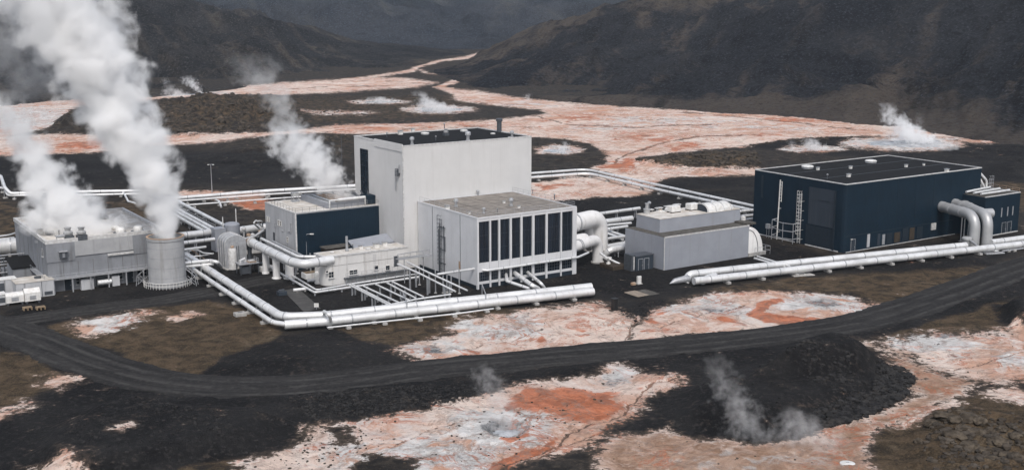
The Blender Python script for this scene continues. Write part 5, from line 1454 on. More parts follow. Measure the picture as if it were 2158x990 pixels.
for k, (x, y) in enumerate(((655, 578), (625, 577), (603, 566))):
    o = thing('steel_prop', ('thin steel prop under the main nearest the annex', 'thin steel prop under the middle of the bend', 'thin steel prop behind the white piers')[k], 'prop', W(x, y))
    MB().tube([(0, 0, 0), (0, 0, 4.8)], .2, 8).build('post', M['steel'], o, True); MB().bev(-.5, .5, -.5, .5, -.1, .2).build('base', M['block'], o)
# parallel ladder rack behind the main
pipeline('rack_pipe', 'upper white pipe of the ladder rack beside the white side wall', [(WP([(551,503),(629,541),(662,541),(676,539)], 5.8), .34)], collar=5, support=0, R=2)
pipeline('rack_pipe', 'grey outer pipe of the ladder rack beside the white side wall', [(WP([(574,508),(598,520),(640,540)], 5.4), .26)], mat='steel', collar=0, support=0)
P0 = W(590, 560); a = math.atan2(*(W(640, 575) - W(560, 534)).yx)
o = thing('ladder_rack', 'steel ladder rack with close rungs behind the thick elevated main', 'pipe rack', W(592, 527, 5.0) * 1.0 - Vector((0, 0, 5.0)), a)
for y in (-1.0, 1.0): MB().box(-9, 9, y - .08, y + .08, 4.9, 5.1).build('rail', M['steel_dark'], o)
for k in range(12): MB().box(-8.8 + 1.55 * k, -8.5 + 1.55 * k, -1, 1, 4.95, 5.06).build('rung', M['steel'], o)
for x in (-7, -1, 6):
    for y in (-.9, .9): MB().tube([(x, y, 0), (x, y, 4.9)], .12, 6).build('post', M['steel'], o)

# low double line round the annex and the fan of thin pipes
pipeline('low_pipe', 'thin white pipe bending round the annex, outer one of two', [(WP([(556,556),(663,616),(738,605),(884,583)], .8), .24)], 'low pipes round the annex', collar=6, support=6, foot=False, R=.8)
pipeline('low_pipe', 'thin white pipe bending round the annex, inner one of two', [(WP([(616,580),(667,611),(736,599),(884,576)], .9), .2)], 'low pipes round the annex', collar=6, support=6, foot=False, R=.8)
fan = [([(734,599),(818,642)], 'first'), ([(740,598),(822,640)], 'second'), ([(764,602),(840,637)], 'third'), ([(792,599),(862,632)], 'fourth'), ([(816,596),(876,628)], 'fifth'), ([(824,592),(892,625)], 'last')]
for l, k in fan:
    pipeline('fan_pipe', 'thin white pipe crossing the black yard, %s from the annex bend' % k, [(WP(l, 2.0), .19)], 'thin pipes crossing the yard', collar=0, support=5, foot=False, start=2)
for k, l in enumerate(([(806,645),(880,630),(950,620)], [(812,650),(900,634),(958,628)])):
    pipeline('fan_pipe', 'thin white collector pipe beside the near pipelines, %s one' % ('back', 'front')[k], [(WP(l, 1.9), .2)], 'thin collector pipes', collar=0, support=6, foot=False)
# elevated walkway rack between annex and hall
pipeline('rack_pipe', 'long diagonal pipe from the annex end down to the near pipelines, upper one', [([W(838,556,5.0), W(880,574,4.2), W(960,614,2.6)], .2)], 'diagonal yard pipes', collar=0, support=6, foot=False)
pipeline('rack_pipe', 'long diagonal pipe from the annex end down to the near pipelines, lower one', [([W(858,552,4.8), W(905,575,4.4), W(985,612,2.4)], .2)], 'diagonal yard pipes', collar=0, support=6, foot=False)
pipeline('facade_pipe', 'white pipe carried along the front of the glazed hall above its low windows', [([W(921,578,4.2), W(1000,566,4.2), TH.O + U * 2 - V * .55 + Vector((0,0,4.0)), TH.O + U * 26 - V * .55 + Vector((0,0,4.0)), W(1240,532,4.2)], .26)], collar=6, support=0, R=1)
P0 = W(960, 612)
o = thing('pipe_bridge', 'light steel pipe bridge between the annex and the glazed hall', 'bridge', W(845, 600), ANG)
b0 = W(840, 547, 5.2) - W(845, 600); bA = Vector((0, 0, 0))
p0, p1 = W(838, 545, 5.6), W(905, 534, 5.6)
P0 = W(845, 600)
R3 = Matrix.Rotation(-ANG, 3, 'Z')
def loc(P): return R3 @ (P - P0)
for dz in (0, .9):
    MB().tube([loc(p0 + Vector((0, 0, dz))), loc(p1 + Vector((0, 0, dz)))], .1, 6).build('rail', M['steel'], o)
MB().box(loc(p0).x, loc(p1).x, loc(p0).y - .5, loc(p0).y + .9, loc(p0).z - .25, loc(p0).z - .1).build('deck', M['steel'], o)
for k in range(6):
    q = loc(p0 + (p1 - p0) * k / 5)
    MB().tube([q, q + Vector((0, 0, .9))], .06, 5).build('post', M['steel'], o)
for k in (1, 4):
    q = loc(p0 + (p1 - p0) * k / 5); MB().tube([q, Vector((q.x, q.y, 0))], .12, 6).build('leg', M['steel'], o)
for k, (x, y, hh) in enumerate(((918, 617, 5.0), (968, 618, 5.2), (934, 617, 4.4), (942, 616, 4.0), (951, 615, 3.4), (884, 600, 4.4))):
    o = thing('rack_post', 'slim steel post of the yard pipe rack, %s from the annex' % ('second', 'last', 'third', 'fourth', 'fifth', 'first')[k], 'post', W(x, y), 0, 'posts of the yard rack')
    MB().tube([(0, 0, 0), (0, 0, hh)], .13, 6).build('post', M['steel'], o, True); MB().bev(-.3, .3, -.3, .3, -.1, .12).build('base', M['block'], o)
# three pipes leaving the glazed hall low
hu = lambda x, y: TH.f(x, y)[0]
pipeline('outlet_pipe', 'slim white outlet pipe under the hall windows, leftmost of three', [([TH.O + U * 7.4 + V * .4 + Vector((0,0,2.3)), W(1068,592,2.2), W(1115,608,1.4)], .34)], 'hall outlet pipes', collar=3, support=0, R=.8)
pipeline('outlet_pipe', 'middle white outlet pipe under the hall windows with bend', [([TH.O + U * 9.6 + V * .4 + Vector((0,0,2.3)), W(1122,602,1.9), W(1134,608,.8)], .5)], 'hall outlet pipes', collar=3, support=0, R=1.2)
pipeline('outlet_pipe', 'rightmost white outlet pipe under the hall windows with bend', [([TH.O + U * 13 + V * .4 + Vector((0,0,2.0)), W(1140,597,1.6), W(1147,606,.5)], .36)], 'hall outlet pipes', collar=3, support=0, R=1.2)

# big white ducts and pipes between the glazed hall and the stepped block
O = TH.O
def tw(u_, v_, z): return O + U * u_ + V * v_ + Vector((0, 0, z))
q = W(1262, 535); 
duct('largest white elbow duct arching down beside the glazed hall', [tw(TH.u - .2, 10, 8.8), Vector((q.x, q.y, 9.0)), Vector((q.x, q.y, 1.0))], 2.1, 'duct', 5.5, (3, 9), group='elbow ducts beside the glazed hall')
q = W(1243, 536)
duct('slimmer white elbow duct in front of the largest one beside the glazed hall', [tw(TH.u - .2, 7, 8.0), Vector((q.x, q.y, 8.2)), Vector((q.x, q.y, 1.0))], 1.25, 'duct', 3.5, (2,), group='elbow ducts beside the glazed hall')
q = W(1259, 553)
duct('low white elbow duct bending to the ground beside the glazed hall', [tw(TH.u - .2, 2.2, 5.6), Vector((q.x, q.y, 5.6)), Vector((q.x, q.y, 0.0))], 1.25, 'duct', 3.6, (3.6, 4.2), group='elbow ducts beside the glazed hall')
duct('short thick white duct half hidden behind the low elbow duct', [tw(TH.u - .2, 5, 6.6), W(1232, 500, 6.6), W(1242, 520, 3.0)], 1.0, 'duct', 2.0, (2,), group='elbow ducts beside the glazed hall', flange=False)
o = thing('rusty_valve_stand', 'rusty valve stand between the white ducts and the glazed hall', 'valve', tw(TH.u + 1.4, 3.6, 0), ANG)
MB().box(-.8, .8, -.6, .6, 0, 5.0).build('stand', M['steel_dark'], o); MB().bev(-.9, .9, -.7, .7, 5.0, 7.6).build('valve_body', M['rust'], o); MB().lathe([(.5, 7.6), (.9, 7.7), (.9, 7.9), (.2, 8.0)], 14).build('handwheel', M['steel'], o, True)
for lab, l, r in (
     ('far upper white pipe from behind the ducts to the stepped block', [(1232,455,2.6),(1348,439,2.6)], .5),
     ('thick white pipe with clamps between ducts and stepped block', [(1262,469,2.4),(1332,460,2.4)], .75),
     ('slim white pipe under the thick clamped one by the stepped block', [(1268,476,2.2),(1330,470,2.2)], .34),
     ('third white pipe down between ducts and stepped block', [(1272,484,2.4),(1322,477,2.4)], .42),
     ('long white pipe fourth down between ducts and stepped block', [(1266,505,2.6),(1322,497,2.6)], .38),
     ('diagonal white pipe crossing behind, upper of two by the stepped block', [(1280,486,1.4),(1322,500,1.4)], .4),
     ('diagonal white pipe crossing behind, lower of two by the stepped block', [(1274,490,1.4),(1312,504,1.4)], .42),
     ('low slim white pipe beside the brown hut base', [(1268,521,1.8),(1322,513,1.8)], .4),
     ('lower slim white pipe beside the brown hut base', [(1280,517,1.2),(1322,509,1.2)], .3),
     ('thick low elbow pipe entering the stepped block', [(1272,541,.2),(1284,527,2.0),(1300,524,2.0),(1322,520,2.0)], .8)):
    pipeline('link_pipe', lab, [([W(*q) for q in l], r)], 'pipes linking hall and stepped block', collar=5 if r > .4 else 0, support=7, R=2, foot=False, start=2)
pipeline('ramp_pipe', 'thin white sloping pipe from the low elbow duct across the yard', [([W(1264,533,3.0), W(1282,545,1.6), W(1306,556,.8)], .26), ([W(1268,540,1.2), W(1284,548,1.0)], .3)], collar=0, support=4, foot=False)
o = thing('brown_plinth', 'low brown platform with small white valve before the stepped block', 'platform', W(1318, 566), ANG)
MB().bev(-3.6, .8, 0, 5.0, 0, .9).build('deck', M['brown'], o); MB().lathe([(.5, .9), (.5, 1.2), (.25, 1.3), (.25, 2.2), (.8, 2.25), (.8, 2.4)], 14, (-2.6, 3)).build('valve', M['white_metal'], o, True)
# white round duct at the right end of the stepped block
S = Site(1399, 569.5, 501, 1579, 1318)
def sw(u_, v_, z): return S.O + U * u_ + V * v_ + Vector((0, 0, z))
P0 = sw(S.u, 0, 0)
o = thing('round_end_duct', 'big white rounded end duct with dark seam beside the stepped block', 'duct', P0, ANG)
m = MB(); n = 16; rr = 6.3
prof = [(0.05 + 5.2 * math.sin(math.pi / 2 * k / n), 1.0 + (rr - .2) * math.cos(math.pi / 2 * k / n)) for k in range(n + 1)] + [(5.25, 0)]
vs_ = []
for y in (.1, .5, 5.2, 5.6):
    s_ = .93 if y in (.1, 5.6) else 1.0
    vs_ += [(x * s_, y, z * s_) for x, z in [(0.05, 0)] + prof]
k = len(prof) + 1
fs = [tuple(range(k - 1, -1, -1)), tuple(range(3 * k, 4 * k))]
for b_ in range(3):
    for i in range(k): j = (i + 1) % k; fs.append((b_ * k + i, b_ * k + j, (b_ + 1) * k + j, (b_ + 1) * k + i))
m.add(vs_, fs).build('shell', M['duct'], o, True)
MB().tube([(x * .62 + .0, .08, z * .9) for x, z in prof], .09, 6).build('seam', M['steel_dark'], o, True)
MB().bev(.02, 5.8, -.2, 6, -.1, .8).build('base', M['block'], o)
railing(o, [(1.5, -.7, .0), (6.6, -.7, .0), (6.6, 2.5, 0)], 2.0, 1.5, .05)
pipeline('twin_pipe', 'pair of thin railed pipes from the round end duct to the right pipelines', [(WP([(1596,540),(1665,561)], 1.6), .22), (WP([(1590,544),(1655,563)], 1.2), .26)], collar=0, support=4, foot=False)
for lab, l in (('white pipe entering the gap before the navy hall, top one', [(1556,446,2),(1600,441,2)]), ('white pipe entering the gap before the navy hall, second one', [(1562,456,1.8),(1600,452,1.8)]), ('white pipe entering the gap before the navy hall, third one', [(1566,464,1.6),(1600,460,1.6)]), ('white pipe entering the gap before the navy hall, lowest one', [(1570,473,1.4),(1600,470,1.4)])):
    pipeline('gap_pipe', lab, [([W(*q) for q in l], .42)], 'pipes before the navy hall', collar=3, support=4, foot=False, start=1)

# ------------------------------------------------------------------ vessel with arched top and its neighbours
S = Site(477, 568, 512, v=4.9, u=5.0)
o = S.thing('arched_vessel', 'pale grey barrel topped steel vessel with a column on its front', 'vessel')
n = 14; wv_, zs = 5.0, 5.5
arc = [(wv_ / 2 - wv_ / 2 * math.cos(math.pi * k / n), zs + 2.1 * math.sin(math.pi * k / n) ** .8) for k in range(n + 1)]
prof = [(0, 0)] + arc + [(wv_, 0)]
k = len(prof)
m = MB().add([(x, 0, z) for x, z in prof] + [(x, 5.0, z) for x, z in prof], [tuple(range(k - 1, -1, -1)), tuple(range(k, 2 * k))] + [(i, (i + 1) % k, k + (i + 1) % k, k + i) for i in range(k)])
m.build('shell', M['steel'], o, True)
for y in (.3, 1.7, 3.2, 4.7):
    MB().tube([(x + (.02 if x > wv_ / 2 else -.02), y, z + .02) for x, z in prof], .07, 6).build('rib', M['coping'], o, True)
MB().lathe([(.95, 0), (.95, 4.4), (.8, 4.7), (.5, 4.9)], 20, (1.5, -.3)).build('column', M['coping'], o, True)
MB().lathe([(.3, 4.9), (.42, 5.0), (.42, 5.3), (.1, 5.45)], 12, (1.5, -.3)).build('column_cap', M['rust'], o, True)
MB().bev(-.25, wv_ + .25, -.7, 5.2, -.1, .25).build('base', M['block'], o)
m = MB(); m.tube([(2.6, -.12, 0), (2.6, -.12, 5.2)], .07, 6); m.tube([(3.1, -.12, 0), (3.1, -.12, 5.2)], .07, 6); m.build('gauge_pipe', M['steel_dark'], o)
S = Site(452, 520, 478, v=3.0, u=7.2)
o = thing('grey_drum_house', 'flat grey box with curved lid and two masts behind the arched vessel', 'tank', W(455, 531), ANG)
MB().box(0, 2.8, 0, 3.2, 0, 5.6).build('box', M['galv'], o)
MB().lathe([(1.9, 0), (1.9, 6.1), (1.6, 6.4), (.9, 6.6), (.1, 6.65)], 24, (4.9, 1.6)).build('drum', M['galv'], o, True)
for x, y, hh in ((2.2, .3, 8.2), (6.2, 2.0, 9.6)): MB().tube([(x, y, 4.5), (x, y, hh), (x, y, hh + .25)], [.13, .13, .04], 8).build('mast', M['coping'], o, True)
o = thing('pump_skid', 'steel pump skid table with rusty tray beside the arched vessel', 'skid', W(527, 578), ANG)
MB().box(-2.3, 2.3, 0, 3.0, 2.3, 2.5).build('deck', M['steel'], o)
for x in (-2.1, 0, 2.0):
    for y in (.1, 2.7): MB().box(x, x + .16, y, y + .16, 0, 2.3).build('leg', M['steel_dark'], o)
MB().box(.0, 1.8, .5, 1.8, 2.52, 2.8).build('tray', M['rust'], o); MB().box(.2, 1.6, .6, 1.7, 2.8, 2.95).build('tray_lid', M['coping'], o)
MB().tube([(-1.8, 1, 2.5), (-1.8, 1, 3.2), (-.6, 1.5, 3.4), (-.4, 1.6, 2.6)], .3, 10).build('pump_pipe', M['pipe'], o, True)
MB().bev(-1.6, .6, .6, 2.2, .1, 1.8).build('motor', M['steel_dark'], o)
railing(o, [(-2.2, .1, 2.5), (2.2, .1, 2.5), (2.2, 2.9, 2.5)], .9, 1.2, .04)
MB().tube([(2.3, 1.4, 2.2), (3.4, 1.6, 1.8), (4.6, 1.6, 2.6), (5.0, 2.6, 3.8)], .28, 10).build('hose', M['steel_dark'], o, True)
o = thing('white_service_box', 'white low service box under the thick elevated main', 'box', W(552, 574), ANG)
MB().bev(0, 3.0, 0, 2.0, 0, 1.1).build('casing', M['white_metal'], o); MB().tube([(1.8, 1, 1.1), (1.8, 1, 4.6)], .45, 14).build('riser', M['pipe'], o, True); MB().box(1.1, 1.9, -.04, -.005, .3, .8).build('hatch', M['steel'], o)
o = thing('valve_cluster', 'cluster of grey valves and rusty flanges between vessel and white side wall', 'valves', W(543, 532), ANG)
MB().box(-3, 3, -.5, 3, 0, .3).build('base', M['block'], o)
for k in range(6):
    x, y = -2.6 + 1.05 * k, .2 + 1.9 * random.random(); zz = 3.2 + 2.4 * random.random()
    q = MB().tube([(x, y, .3), (x, y, zz)], .26, 10).build('stem', M['steel_dark'] if k % 2 else M['duct_grey'], o, True)
    MB().lathe([(.45, zz), (.55, zz + .1), (.55, zz + .5), (.2, zz + .7)], 12, (x, y)).build('flange', M['rust'] if k % 3 == 1 else M['coping'], q, True)
MB().tube([(-3, 1, 3.4), (0, 1, 3.9), (2.5, 1.2, 5.2), (3.6, 1.2, 5.2)], .38, 10).build('bend', M['steel'], o, True)
o = thing('low_white_tank', 'small white tank and box behind the bend of the low pipes', 'tank', W(648, 600), ANG)
MB().lathe([(.7, 0), (.7, 2.3), (.5, 2.6), (.1, 2.7)], 16, (2.4, 0)).build('tank', M['white_metal'], o, True)
MB().tube([(.2, .6, .7), (2.0, .2, .8)], .4, 12).build('pump', M['steel'], o, True)
o = thing('white_skip', 'white open skip under the thick elevated main beside the annex', 'skip', W(645, 592), ANG)
MB().bev(0, 5.0, 0, 2.6, .3, 1.5).build('tub', M['duct'], o); MB().box(.3, 4.7, .3, 2.3, 1.502, 1.55).build('load', M['timber'], o)
o = thing('pipe_stub', 'short white pipe stub lying outside the bend of the low pipes', 'pipe', W(634, 614), .4)
MB().tube([(-1.6, 0, .45), (1.6, 0, .45)], .36, 12).build('tube', M['pipe'], o, True); MB().box(-1.0, -.7, -.4, .4, 0, .2).build('chock', M['block'], o); MB().box(.7, 1.0, -.4, .4, 0, .2).build('chock', M['block'], o)

# ------------------------------------------------------------------ clutter by the grey concrete building
o = thing('dark_roof_shed', 'grey shed with dark mono pitch roof at the foot of the concrete building', 'shed', W(30, 600), ANG)
MB().box(0, 6.4, 0, 6.6, 0, 3.4).build('wall', M['concrete'], o)
MB().add([(-.2,-.2,3.4),(6.6,-.2,3.4),(6.6,6.8,4.6),(-.2,6.8,4.6),(-.2,-.2,3.65),(6.6,-.2,3.65),(6.6,6.8,4.85),(-.2,6.8,4.85)], [(0,3,2,1),(4,5,6,7),(0,1,5,4),(1,2,6,5),(2,3,7,6),(3,0,4,7)]).build('roof', M['roof_black'], o)
o = thing('white_box_store', 'white flat topped store with ring hatch at the left foot of the concrete building', 'store', W(36, 632), ANG)
MB().bev(0, 7.4, 0, 5.2, 0, 3.3, .06).build('wall', M['aux_wall'], o); MB().box(-.1, 7.5, -.1, 5.3, 3.3, 3.45).build('roof', M['roof_white'], o)
MB().lathe([(.7, 3.45), (.7, 3.8), (.55, 3.8), (.55, 3.5)], 18, (4.8, 2.6)).build('hatch', M['steel_dark'], o, True)
fbox(MB(), 'f', 4.9, 5.0, .002, .05, 0, 3.2).build('wall_joint', M['steel_dark'], o); fbox(MB(), 'f', 5.4, 7.0, .004, .06, .3, 1.0).build('grille', M['steel_dark'], o)
window(o, 'f', 1.2, 1.9, 1.4, 2.2, 1, 1, 'steel')
for k, (x, y, L, lab) in enumerate(((14, 645, 3.4, 'white rounded container nearest the left picture edge by the concrete building'), (54, 641, 3.0, 'white container with pitched lid beside the rounded one'))):
    o = thing('white_container', lab, 'container', W(x, y), ANG)
    if k == 0: prof = [(0, .5), (0, 1.9), (.5, 2.4), (1.6, 2.4), (2.1, 1.9), (2.1, .5)]
    else: prof = [(0, .5), (0, 2.2), (1.0, 3.0), (2.1, 2.4), (2.1, .5)]
    n = len(prof)
    MB().add([(0, y_, z) for y_, z in prof] + [(L, y_, z) for y_, z in prof], [tuple(range(n)), tuple(range(2 * n - 1, n - 1, -1))] + [(i, n + i, n + (i + 1) % n, (i + 1) % n) for i in range(n)]).build('casing', M['white_metal'], o)
    for q in (.2, L - .5): MB().box(q, q + .3, .1, 2.0, 0, .5).build('skid', M['steel_dark'], o)
    fbox(MB(), 'f', L * .3, L * .7, .004, .05, .8, 1.6).build('hatch', M['steel'], o)
for k, (x, y) in enumerate(((50, 656), (78, 655))):
    o = thing('wooden_pallet', 'small tan wooden pallet stack on the yard, %s one' % ('left', 'right')[k], 'pallet', W(x, y), ANG, 'wooden pallets')
    for q in range(4): MB().box(0, 1.7, .36 * q, .36 * q + .28, .55, .65).build('board', M['timber'], o)
    for q in (0, .72, 1.45): MB().box(q, q + .22, 0, 1.36, .1, .55).build('bearer', M['timber'], o)
P0 = W(4, 548)
o = thing('horizontal_tank', 'long white horizontal tank cut by the left picture edge', 'tank', P0, ANG - .2)
MB().tube([(-14, 0, 3.2), (3.2, 0, 3.2), (3.8, 0, 3.2), (4.1, 0, 3.2)], [1.9, 1.9, 1.6, .5], 22).build('shell', M['pipe'], o, True)
for x in (-6, 1.5): MB().box(x, x + .6, -1.3, 1.3, 0, 1.6).build('saddle', M['block'], o)
for x in (-3, 2.2): link('collar', collar_mesh(1.9), o, (x, 0, 3.2), 0, (0, math.pi / 2, 0))
MB().tube([(3.9, .2, 3.6), (5.0, .6, 4.6), (6.0, .8, 3.0)], .22, 8).build('spout', M['rust'], o, True)
o = thing('grey_pipe_frame', 'jumbled grey pipe frame below the white tank at the left edge', 'pipe frame', W(10, 585), ANG)
for z in (1.2, 3.0, 4.4):
    for y in (0, 3): MB().tube([(-12, y, z), (5, y, z)], .16, 6).build('rail', M['steel'], o, True)
for x in (-10, -5, 0, 4.5):
    for y in (0, 3): MB().box(x, x + .2, y - .1, y + .1, 0, 4.6).build('post', M['steel_dark'], o)
for k in range(5): MB().bev(-9 + 2.9 * k, -7.4 + 2.9 * k, .4, 2.6, .2, 1.6 + random.random() * 2).build('casing', M['concrete'] if k % 2 else M['duct_grey'], o)
for k, (x, y, L, hh) in enumerate(((-6, 628, 5.5, 3.6), (-4, 645, 3.2, 2.2))):
    o = thing('edge_cabinet', ('tall white cabinet cut by the left picture edge beside the store', 'low white cabinet cut by the left picture edge in front of the tall one')[k], 'cabinet', W(x, y), ANG)
    MB().bev(-1.5, L - 1.5, 0, 2.6, .1, hh).build('casing', M['aux_wall'], o); fbox(MB(), 'f', .2, 1.6, .004, .05, .6, hh - .6).build('grille', M['steel_dark'], o); MB().box(-1.6, L - 1.4, -.1, 2.7, hh, hh + .12).build('lid', M['white_metal'], o)
# pipes at the left of the concrete building
pipeline('thin_pipe', 'thin pale pipe reaching the concrete building from the left picture edge', [([W(-40,502,5), W(20,495,5), W(34,490,5)], .2), ([W(-40,508,4.4), W(30,500,4.4)], .16)], collar=0, support=0)

# ------------------------------------------------------------------ lamp posts and masts
def lamp_post(x, y, hh, label, arm):
    o = thing('lamp_post', label, 'lamp post', W(x, y), 0, 'yard lamp posts')
    MB().lathe([(.16, 0), (.12, hh * .5), (.08, hh)], 10).build('pole', M['steel'], o, True)
    MB().box(-.25, .25, -.25, .25, -.05, .12).build('base', M['block'], o)
    if arm == 2:
        MB().box(-.9, .9, -.08, .08, hh, hh + .1).build('crossarm', M['steel'], o)
        for s in (-1, 1): MB().box(s * .75 - .28, s * .75 + .28, -.22, .22, hh - .16, hh).build('lamp_head', M['white_metal'], o)
    else:
        MB().tube([(0, 0, hh - .1), (.3, 0, hh + .1), (1.5, 0, hh + .12)], .06, 6).build('arm', M['steel'], o, True)
        MB().bev(.9, 1.8, -.18, .18, hh + .06, hh + .24, .04).build('lamp_head', M['white_metal'], o)
lamp_post(447, 406, 9.0, 'slim grey lamp post with double head standing alone behind the rack', 2)
lamp_post(647, 566, 7.9, 'white single arm lamp post before the navy wall', 1)
lamp_post(752, 548, 6.8, 'small lamp post beside the pale lean-to roof', 1)
o = thing('radio_mast', 'faint thin mast rising behind the navy and white block', 'mast', W(722, 392))
MB().tube([(0, 0, 0), (0, 0, 17)], [.14, .06], 6).build('pole', M['steel_dark'], o, True); MB().box(-.5, .5, -.5, .5, -.1, .3).build('base', M['block'], o)

# ------------------------------------------------------------------ yard furniture
o = thing('white_cabinet', 'small white cabinet standing alone on the black yard', 'cabinet', W(1345, 599), ANG)
MB().bev(0, .9, 0, .6, .1, 1.7, .04).build('casing', M['white_metal'], o); MB().box(-.2, 1.1, -.2, .8, -.05, .1).build('base', M['block'], o); MB().bev(-1.6, -.5, 0, .7, -.05, .5).build('rusty_lump', M['rust'], o)
o = thing('tan_slab', 'tan concrete slab set in the black yard', 'slab', W(1345, 626), ANG)
MB().bev(0, 2.9, 0, 4.6, -.1, .12, .03).build('slab', M['tan_slab'], o)
o = thing('dark_slab', 'dark grey concrete slab beside the tan slab', 'slab', W(1368, 623), ANG)
MB().bev(0, 2.9, 0, 4.6, -.1, .10, .03).build('slab', M['roof_grey'], o)
o = thing('black_post', 'square black post beside the pale crust', 'post', W(1295, 653), ANG)
MB().bev(-.5, .5, -.5, .5, -.2, 2.3, .05).build('shaft', M['black'], o); MB().box(-.6, .6, -.6, .6, 2.3, 2.4).build('cap', M['black'], o)
o = thing('concrete_block', 'pale concrete block left of the near pipelines on moss', 'block', W(506, 665), ANG)
MB().bev(-1.1, 1.1, -.8, .8, -.1, .7, .08).build('slab', M['block'], o); MB().box(-.5, .5, -.05, .05, .7, .8).build('lifting_bar', M['steel_dark'], o)
o = thing('blue_grey_crate', 'small blue grey crate on the yard inside the pipe corner', 'crate', W(594, 621), ANG)
MB().bev(-.9, .9, -.7, .7, 0, .8, .05).build('casing', M['navy_worn'], o); MB().box(-.6, .6, -.4, .4, .8, 1.1).build('lid', M['steel_dark'], o)
o = thing('white_sign', 'small white notice board inside the pipe corner', 'sign', W(667, 652), ANG - .5)
MB().box(-.45, .45, -.03, .03, .5, 1.3).build('board', M['white_metal'], o); MB().box(-.05, .05, .03, .1, 0, 1.2).build('post', M['steel'], o)
sl = [W(*q) for q in ((596,612),(628,607),(676,650),(640,657))]
tag(MB().prism(sl, -.1, .07).build('pavement', plain_mat('worn_grey_paving', (.085, .083, .08), .9, dirt=(.055, .054, .053), scale=.6)), kind='structure')
sl = [W(*q) for q in ((508,621),(640,592),(664,580),(672,586),(650,598),(520,632))]

# ------------------------------------------------------------------ rocks
def rock_template(seed):
    r = random.Random(seed)
    bm = bmesh.new(); bmesh.ops.create_icosphere(bm, subdivisions=1, radius=1)
    for v_ in bm.verts:
        v_.co *= 0.7 + .55 * r.random(); v_.co.z *= .72
    vs_ = np.array([v_.co[:] for v_ in bm.verts]); fs_ = [[v_.index for v_ in f_.verts] for f_ in bm.faces]
    bm.free(); return vs_, np.array(fs_)
TPL = [rock_template(k) for k in range(6)]
def gz_at(X, Y):
    """terrain height by nearest map cell"""
    a = np.arctan2(X, Y); r = np.hypot(X, Y)
    ri = np.clip(np.searchsorted(-(-rad), r), 1, NR - 1); ci = np.clip(np.searchsorted(az, a), 1, NC - 1)
    return np.minimum(np.minimum(GZ[ri, ci], GZ[ri - 1, ci]), np.minimum(GZ[ri, ci - 1], GZ[ri - 1, ci - 1]))
def scatter(outline, n_, s0, s1, seed):
    r = np.random.default_rng(seed); P = np.array(outline, float)
    X, Y = [], []
    while len(X) < n_:
        qx = r.uniform(P[:, 0].min(), P[:, 0].max(), 4000); qy = r.uniform(P[:, 1].min(), P[:, 1].max(), 4000)
        k = poly_sd(outline, qx[None], qy[None])[0]
        ok = k > 0
        X += list(qx[ok]); Y += list(qy[ok])
    X, Y = X[:n_], Y[:n_]
    pts = np.array([W(a, b)[:2] for a, b in zip(X, Y)])
    s = s0 + (s1 - s0) * r.random(n_) ** 3.5
    return pts, s
def rock_field(name, label, parts_, mat, seed, cat='rocks'):
    r = np.random.default_rng(seed); VV, FF, base = [], [], 0
    for outline, n_, s0, s1 in parts_:
        pts, s = scatter(outline, n_, s0, s1, int(r.integers(1e6)))
        z = gz_at(pts[:, 0], pts[:, 1])
        for i in range(n_):
            v_, f_ = TPL[int(r.integers(6))]
            a = r.uniform(0, 6.28); c_, s_ = math.cos(a), math.sin(a)
            sc3 = s[i] * r.uniform(.75, 1.3, 3)
            q = v_ * sc3
            q = np.stack([q[:, 0] * c_ - q[:, 1] * s_, q[:, 0] * s_ + q[:, 1] * c_, q[:, 2]], -1) + (pts[i, 0], pts[i, 1], z[i] + s[i] * .18)
            VV.append(q); FF.append(f_ + base); base += len(v_)
    V_ = np.concatenate(VV); F_ = np.concatenate(FF)
    me = bpy.data.meshes.new(name); me.from_pydata(V_.tolist(), [], F_.tolist()); me.materials.append(mat)
    o = link(name, me); tag(o, label, cat, None, 'stuff'); return o
def rock_mat(name, a, b_, lich):
    m, n, l, b = mat_base(name)
    tc = n.new('ShaderNodeTexCoord'); ob = tc.outputs['Object']
    f = nnoise(n, l, ob, .8, 5, .7); g = nnoise(n, l, ob, .25, 4, .6)
    c = nmix(n, l, nramp(n, l, f, .35, .65), a, b_); c = nmix(n, l, nmath(n, l, 'MULTIPLY', nramp(n, l, g, .55, .75), .6), c, lich)
    l.new(c, b.inputs['Base Color']); b.inputs['Roughness'].default_value = .95; b.inputs['Specular IOR Level'].default_value = .15
    nbump(n, l, f, .6, .2, b); return m
M['rock_black'] = rock_mat('black_lava_rock', (.012, .012, .013), (.035, .034, .034), (.055, .048, .042))
M['rock_brown'] = rock_mat('brown_lava_rock', (.03, .026, .022), (.075, .062, .05), (.13, .11, .09))
M['rock_pale'] = rock_mat('pale_lava_rock', (.035, .028, .021), (.105, .086, .066), (.060, .042, .026))
rock_field('rubble', 'loose black rubble on the banks and cinder mounds', [
   ([(600,838),(800,818),(1000,812),(1050,822),(900,858),(660,888)], 2200, .08, .36),
   ([(1850,770),(1905,775),(1925,800),(1905,838),(1820,880),(1700,912),(1560,928),(1700,885),(1840,830)], 2200, .14, .75),
   ([(1600,790),(1780,800),(1860,850),(1800,870),(1700,830)], 500, .12, .5),
   ([(250,850),(330,835),(420,890),(330,905)], 200, .1, .4),
   ([(1380,905),(1420,820),(1560,770),(1830,745),(1900,800),(1700,905)], 900, .06, .28),
   ([(100,960),(160,880),(560,860),(640,890),(560,950),(330,990)], 900, .06, .30),
   ([(440,770),(598,715),(760,720),(930,772),(600,800)], 500, .05, .22),
   ([(1300,655),(1400,632),(1345,680)], 200, .08, .4)], M['rock_black'], 3, 'rubble')
